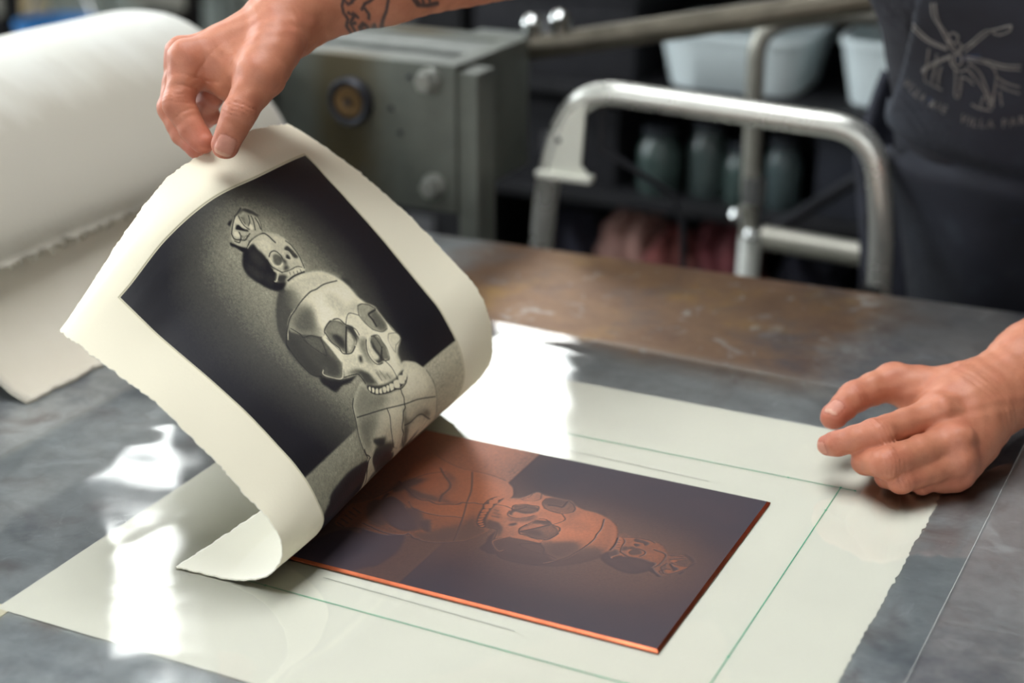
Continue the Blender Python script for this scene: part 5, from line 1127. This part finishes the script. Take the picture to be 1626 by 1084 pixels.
# ---- clothes grown off the same figure
def cloth_field(base, off, th, clip, fold=0.0):
    def f(P):
        d = base(P)
        if fold:
            d = d - fold * (np.sin(P[:, 2] * 34 + 3 * np.sin(P[:, 0] * 17) + P[:, 0] * 22) * .6 + np.sin(P[:, 0] * 48 + P[:, 2] * 20) * .4)
        d = np.abs(d - off) - th
        for nrm, c in clip:
            d = np.maximum(d, P @ np.asarray(nrm, np.float32) - c)
        return d
    return f
torso_f = lambda P: smin(chain(P, TORSO, .05), chain(P, UPPER, .02), .04)
def shirt(P):
    d = cloth_field(torso_f, .010, .0045, [], .004)(P)
    for e, s in ((elb_l, SH_L), (elb_r, SH_R)):
        ax = (s - e) / np.linalg.norm(s - e); m = e + (s - e) * .42
        q = P - m; s_ = q @ ax; rr = np.sqrt(np.maximum((q ** 2).sum(1) - s_ ** 2, 0))
        d = np.maximum(d, np.where(rr < .12, -s_, -1.0))
    d = np.maximum(d, .92 - P[:, 2])
    nq = cap(P, A3(.275, .655, 1.30), A3(.25, .55, 1.48), .066, .066)
    return np.maximum(d, -nq)
M_shirt = simple('dark_shirt', (38, 38, 46), .9, var=.15, scale=30, bump=.2, bscale=300)
V, F = surface_nets(shirt, (-.14, .24, .88), (.60, 1.10, 1.48), .006)
np_mesh('t_shirt', V - PO, F, M_shirt, person)
legs_f = lambda P: smin(chain(P, TORSO[:2], .05), chain(P, LEGS, .03), .05)
V, F = surface_nets(cloth_field(legs_f, .014, .006, [((0, 0, 1), 1.06), ((0, 0, -1), -.07)], .006), (-.05, .70, .03), (.62, 1.10, 1.12), .008)
np_mesh('trousers', V - PO, F, simple('dark_denim', (40, 42, 52), .85, var=.25, scale=25, bump=.3, bscale=260), person)
def hair(P):
    d = chain(P, HEAD[1:2], .03) - .010 - .003 * np.sin(P[:, 0] * 160) * np.sin(P[:, 2] * 130)
    return np.maximum(d, -(P @ np.asarray((0, .8, .6), np.float32) - (.480 * .8 + 1.525 * .6)))
V, F = surface_nets(hair, (.12, .38, 1.38), (.38, .68, 1.70), .006)
np_mesh('hair', V - PO, F, simple('hair', (40, 30, 26), .6, var=.3, scale=60), person)
for x, y in ((.215, .97), (.420, .945)):
    fs_ = lambda P: np.maximum(smin(cap(P, A3(x, y, .075), A3(x - .01, y - .16, .048), .054, .044), cap(P, A3(x, y + .02, .05), A3(x, y, .12), .05, .052), .02), .002 - P[:, 2])
    V, F = surface_nets(lambda P: np.maximum(fs_(P), P[:, 2] - .14), (x - .09, y - .26, -.02), (x + .09, y + .11, .18), .006)
    np_mesh('shoe', V - PO, F, M_black, person)

# apron: bib and skirt over the front, tied at the waist
AF = np.array((.34, -.94, 0.0), np.float32)                   # the way the apron faces
AC = np.array((.290, .80, 0.0), np.float32)
AS = np.array((.94, .34, 0.0), np.float32)
def apron(P):
    base = smin(chain(P, TORSO, .06), chain(P, LEGS[:1] + LEGS[2:3], .05) - .012, .07)
    z = P[:, 2]
    s = (P - AC) @ AS
    fold = .006 * np.sin(s * 46 + 5 * (z - .9)) * np.clip((1.02 - z) / .12, 0, 1) + .003 * np.sin(z * 40 + s * 30) + .004 * np.sin((z * .8 + s) * 55) * np.exp(-((z - 1.0) / .06) ** 2)
    belt = -.012 * np.exp(-((z - .995 + .10 * s) / .014) ** 2)
    d = np.abs(base - .026 - fold - belt - .010 * np.clip((1.0 - z) / .3, 0, 1)) - .0035
    d = np.maximum(d, -((P - AC) @ AF) + np.where(z > 1.0, .02, -.03))
    d = np.maximum(d, np.abs(s) - np.where(z > 1.2, .207 - .35 * (z - 1.2), .207))
    d = np.maximum(d, z - 1.33); d = np.maximum(d, .48 - z)
    return d
def apron_material():
    t = NT('stained_apron'); v = t.coord()
    c = t.ramp(t.noise(v, 7, 5, .6), [(.3, lin((30, 32, 40))), (.55, lin((44, 47, 58))), (.75, lin((66, 74, 84)))])
    for sc, th, col in ((9, .70, (84, 96, 104)), (26, .76, (60, 74, 110)), (31, .775, (120, 52, 60)), (37, .78, (126, 110, 60))):
        c = t.mix(t.ramp(t.noise(v, sc, 3, .5), [(th - .04, (0, 0, 0)), (th + .03, (.75,) * 3)]), c, lin(col))
    t.set(Base_Color=c, Roughness=.75)
    t.bump(t.math('ADD', t.noise(v, 340, 3), t.math('MULTIPLY', t.noise(v, 30, 3), .8)), .3, .0016)
    return t.mat
V, F = surface_nets(apron, (-.02, .50, .44), (.58, .98, 1.36), .0042)
ap = np_mesh('apron', V - PO, F, apron_material(), person)
ap['label'] = 'stained black apron with faded rope emblem and curved lettering'
# towel hanging from the apron string
u_, w_ = np.meshgrid(np.linspace(0, 1, 26), np.linspace(0, 1, 40), indexing='ij')
TP = np.stack([.040 + .105 * u_ + .012 * np.sin(w_ * 5) * (1 - u_) - .03 * (1 - w_) * 0 + .03 * (1 - u_) * np.clip(w_ - .75, 0, 1) * 4, .862 + .010 * np.sin(u_ * 17 + w_ * 3) + .03 * u_, .63 + .43 * w_], -1)
TB = TP + np.array((0, .008, 0)); I_ = np.arange(26 * 40).reshape(26, 40)
st_ = lambda a: np.stack([a[:-1], a[1:], a[1:] + 1040, a[:-1] + 1040], 1)
np_mesh('towel', np.concatenate([TP.reshape(-1, 3), TB.reshape(-1, 3)]) - PO, np.concatenate([quads(26, 40), quads(26, 40)[:, ::-1] + 1040, st_(I_[:, 0]), st_(I_[:, -1]), st_(I_[0]), st_(I_[-1])]), simple('towel_cloth', (46, 48, 60), .9, var=.3, scale=18, bump=.3, bscale=220), person)
bvh = BVHTree.FromPolygons([Vector(p) for p in V], [tuple(f) for f in F.tolist()])
RAYD = Vector((-.19, .96, -.22)).normalized()
def on_apron(p, lift=.0007):
    hit = bvh.ray_cast(Vector(p) - RAYD * .3, RAYD, 1.2)
    return None if hit[0] is None else hit[0] - RAYD * lift
M_ink = simple('faded_print', (138, 134, 130), .85, var=.3, scale=60)
for l in APRON_LINES:
    q = _curve(np.array(l), False, 5)
    pts = [p for p in (on_apron(x) for x in q) if p is not None]
    if len(pts) < 3: continue
    MB().tube([p - Vector(PO) for p in pts], .0008, 5).build('emblem_line', M_ink, ap)
arc = _curve(np.array(APRON_TEXT_ARC), False, 8); al_ = np.r_[0, np.cumsum(np.linalg.norm(np.diff(arc, axis=0), axis=1))]
def glyph(ch):
    cu = bpy.data.curves.new('glyph', 'FONT'); cu.body = ch; cu.size = 1.0; cu.resolution_u = 2
    o = bpy.data.objects.new('glyph', cu); COL.objects.link(o)
    dg = bpy.context.evaluated_depsgraph_get(); me = bpy.data.meshes.new_from_object(o.evaluated_get(dg))
    vs = [v.co.copy() for v in me.vertices]; fs = [tuple(p.vertices) for p in me.polygons]
    bpy.data.objects.remove(o); bpy.data.curves.remove(cu); bpy.data.meshes.remove(me)
    return vs, fs
SIZE = .0118
def lay_text(txt, s0, s1):
    gl = {c_: glyph(c_) for c_ in set(txt) if c_ != ' '}
    wd = [(max(v.x for v in gl[c_][0]) + .16) if c_ != ' ' else .5 for c_ in txt]
    k = (s1 - s0) / sum(wd); s = s0
    for c_, w_ in zip(txt, wd):
        if c_ != ' ':
            mid = s + w_ * k / 2
            at_ = np.array([np.interp(mid, al_, arc[:, i]) for i in range(3)]); b_ = np.array([np.interp(mid + .003, al_, arc[:, i]) for i in range(3)])
            tx_ = Vector(b_ - at_).normalized(); up = (RAYD.cross(tx_) * -1).normalized()
            if up.z < 0: up = -up
            vs, fs = gl[c_]; out = []
            for v in vs:
                p = Vector(at_) + tx_ * ((v.x - w_ / 2 + .08) * k) + up * ((v.y - .35) * SIZE)
                h = on_apron(p, .0009); out.append(None if h is None else h - Vector(PO))
            if all(x is not None for x in out):
                MB().add(out, fs).build('letter', M_ink, ap, smooth=False)
        s += w_ * k
iv = lambda i: al_[i * 8]
lay_text('SOUTH VILLA AVE', iv(0), iv(6)); lay_text('VILLA PARK', iv(7), iv(12))
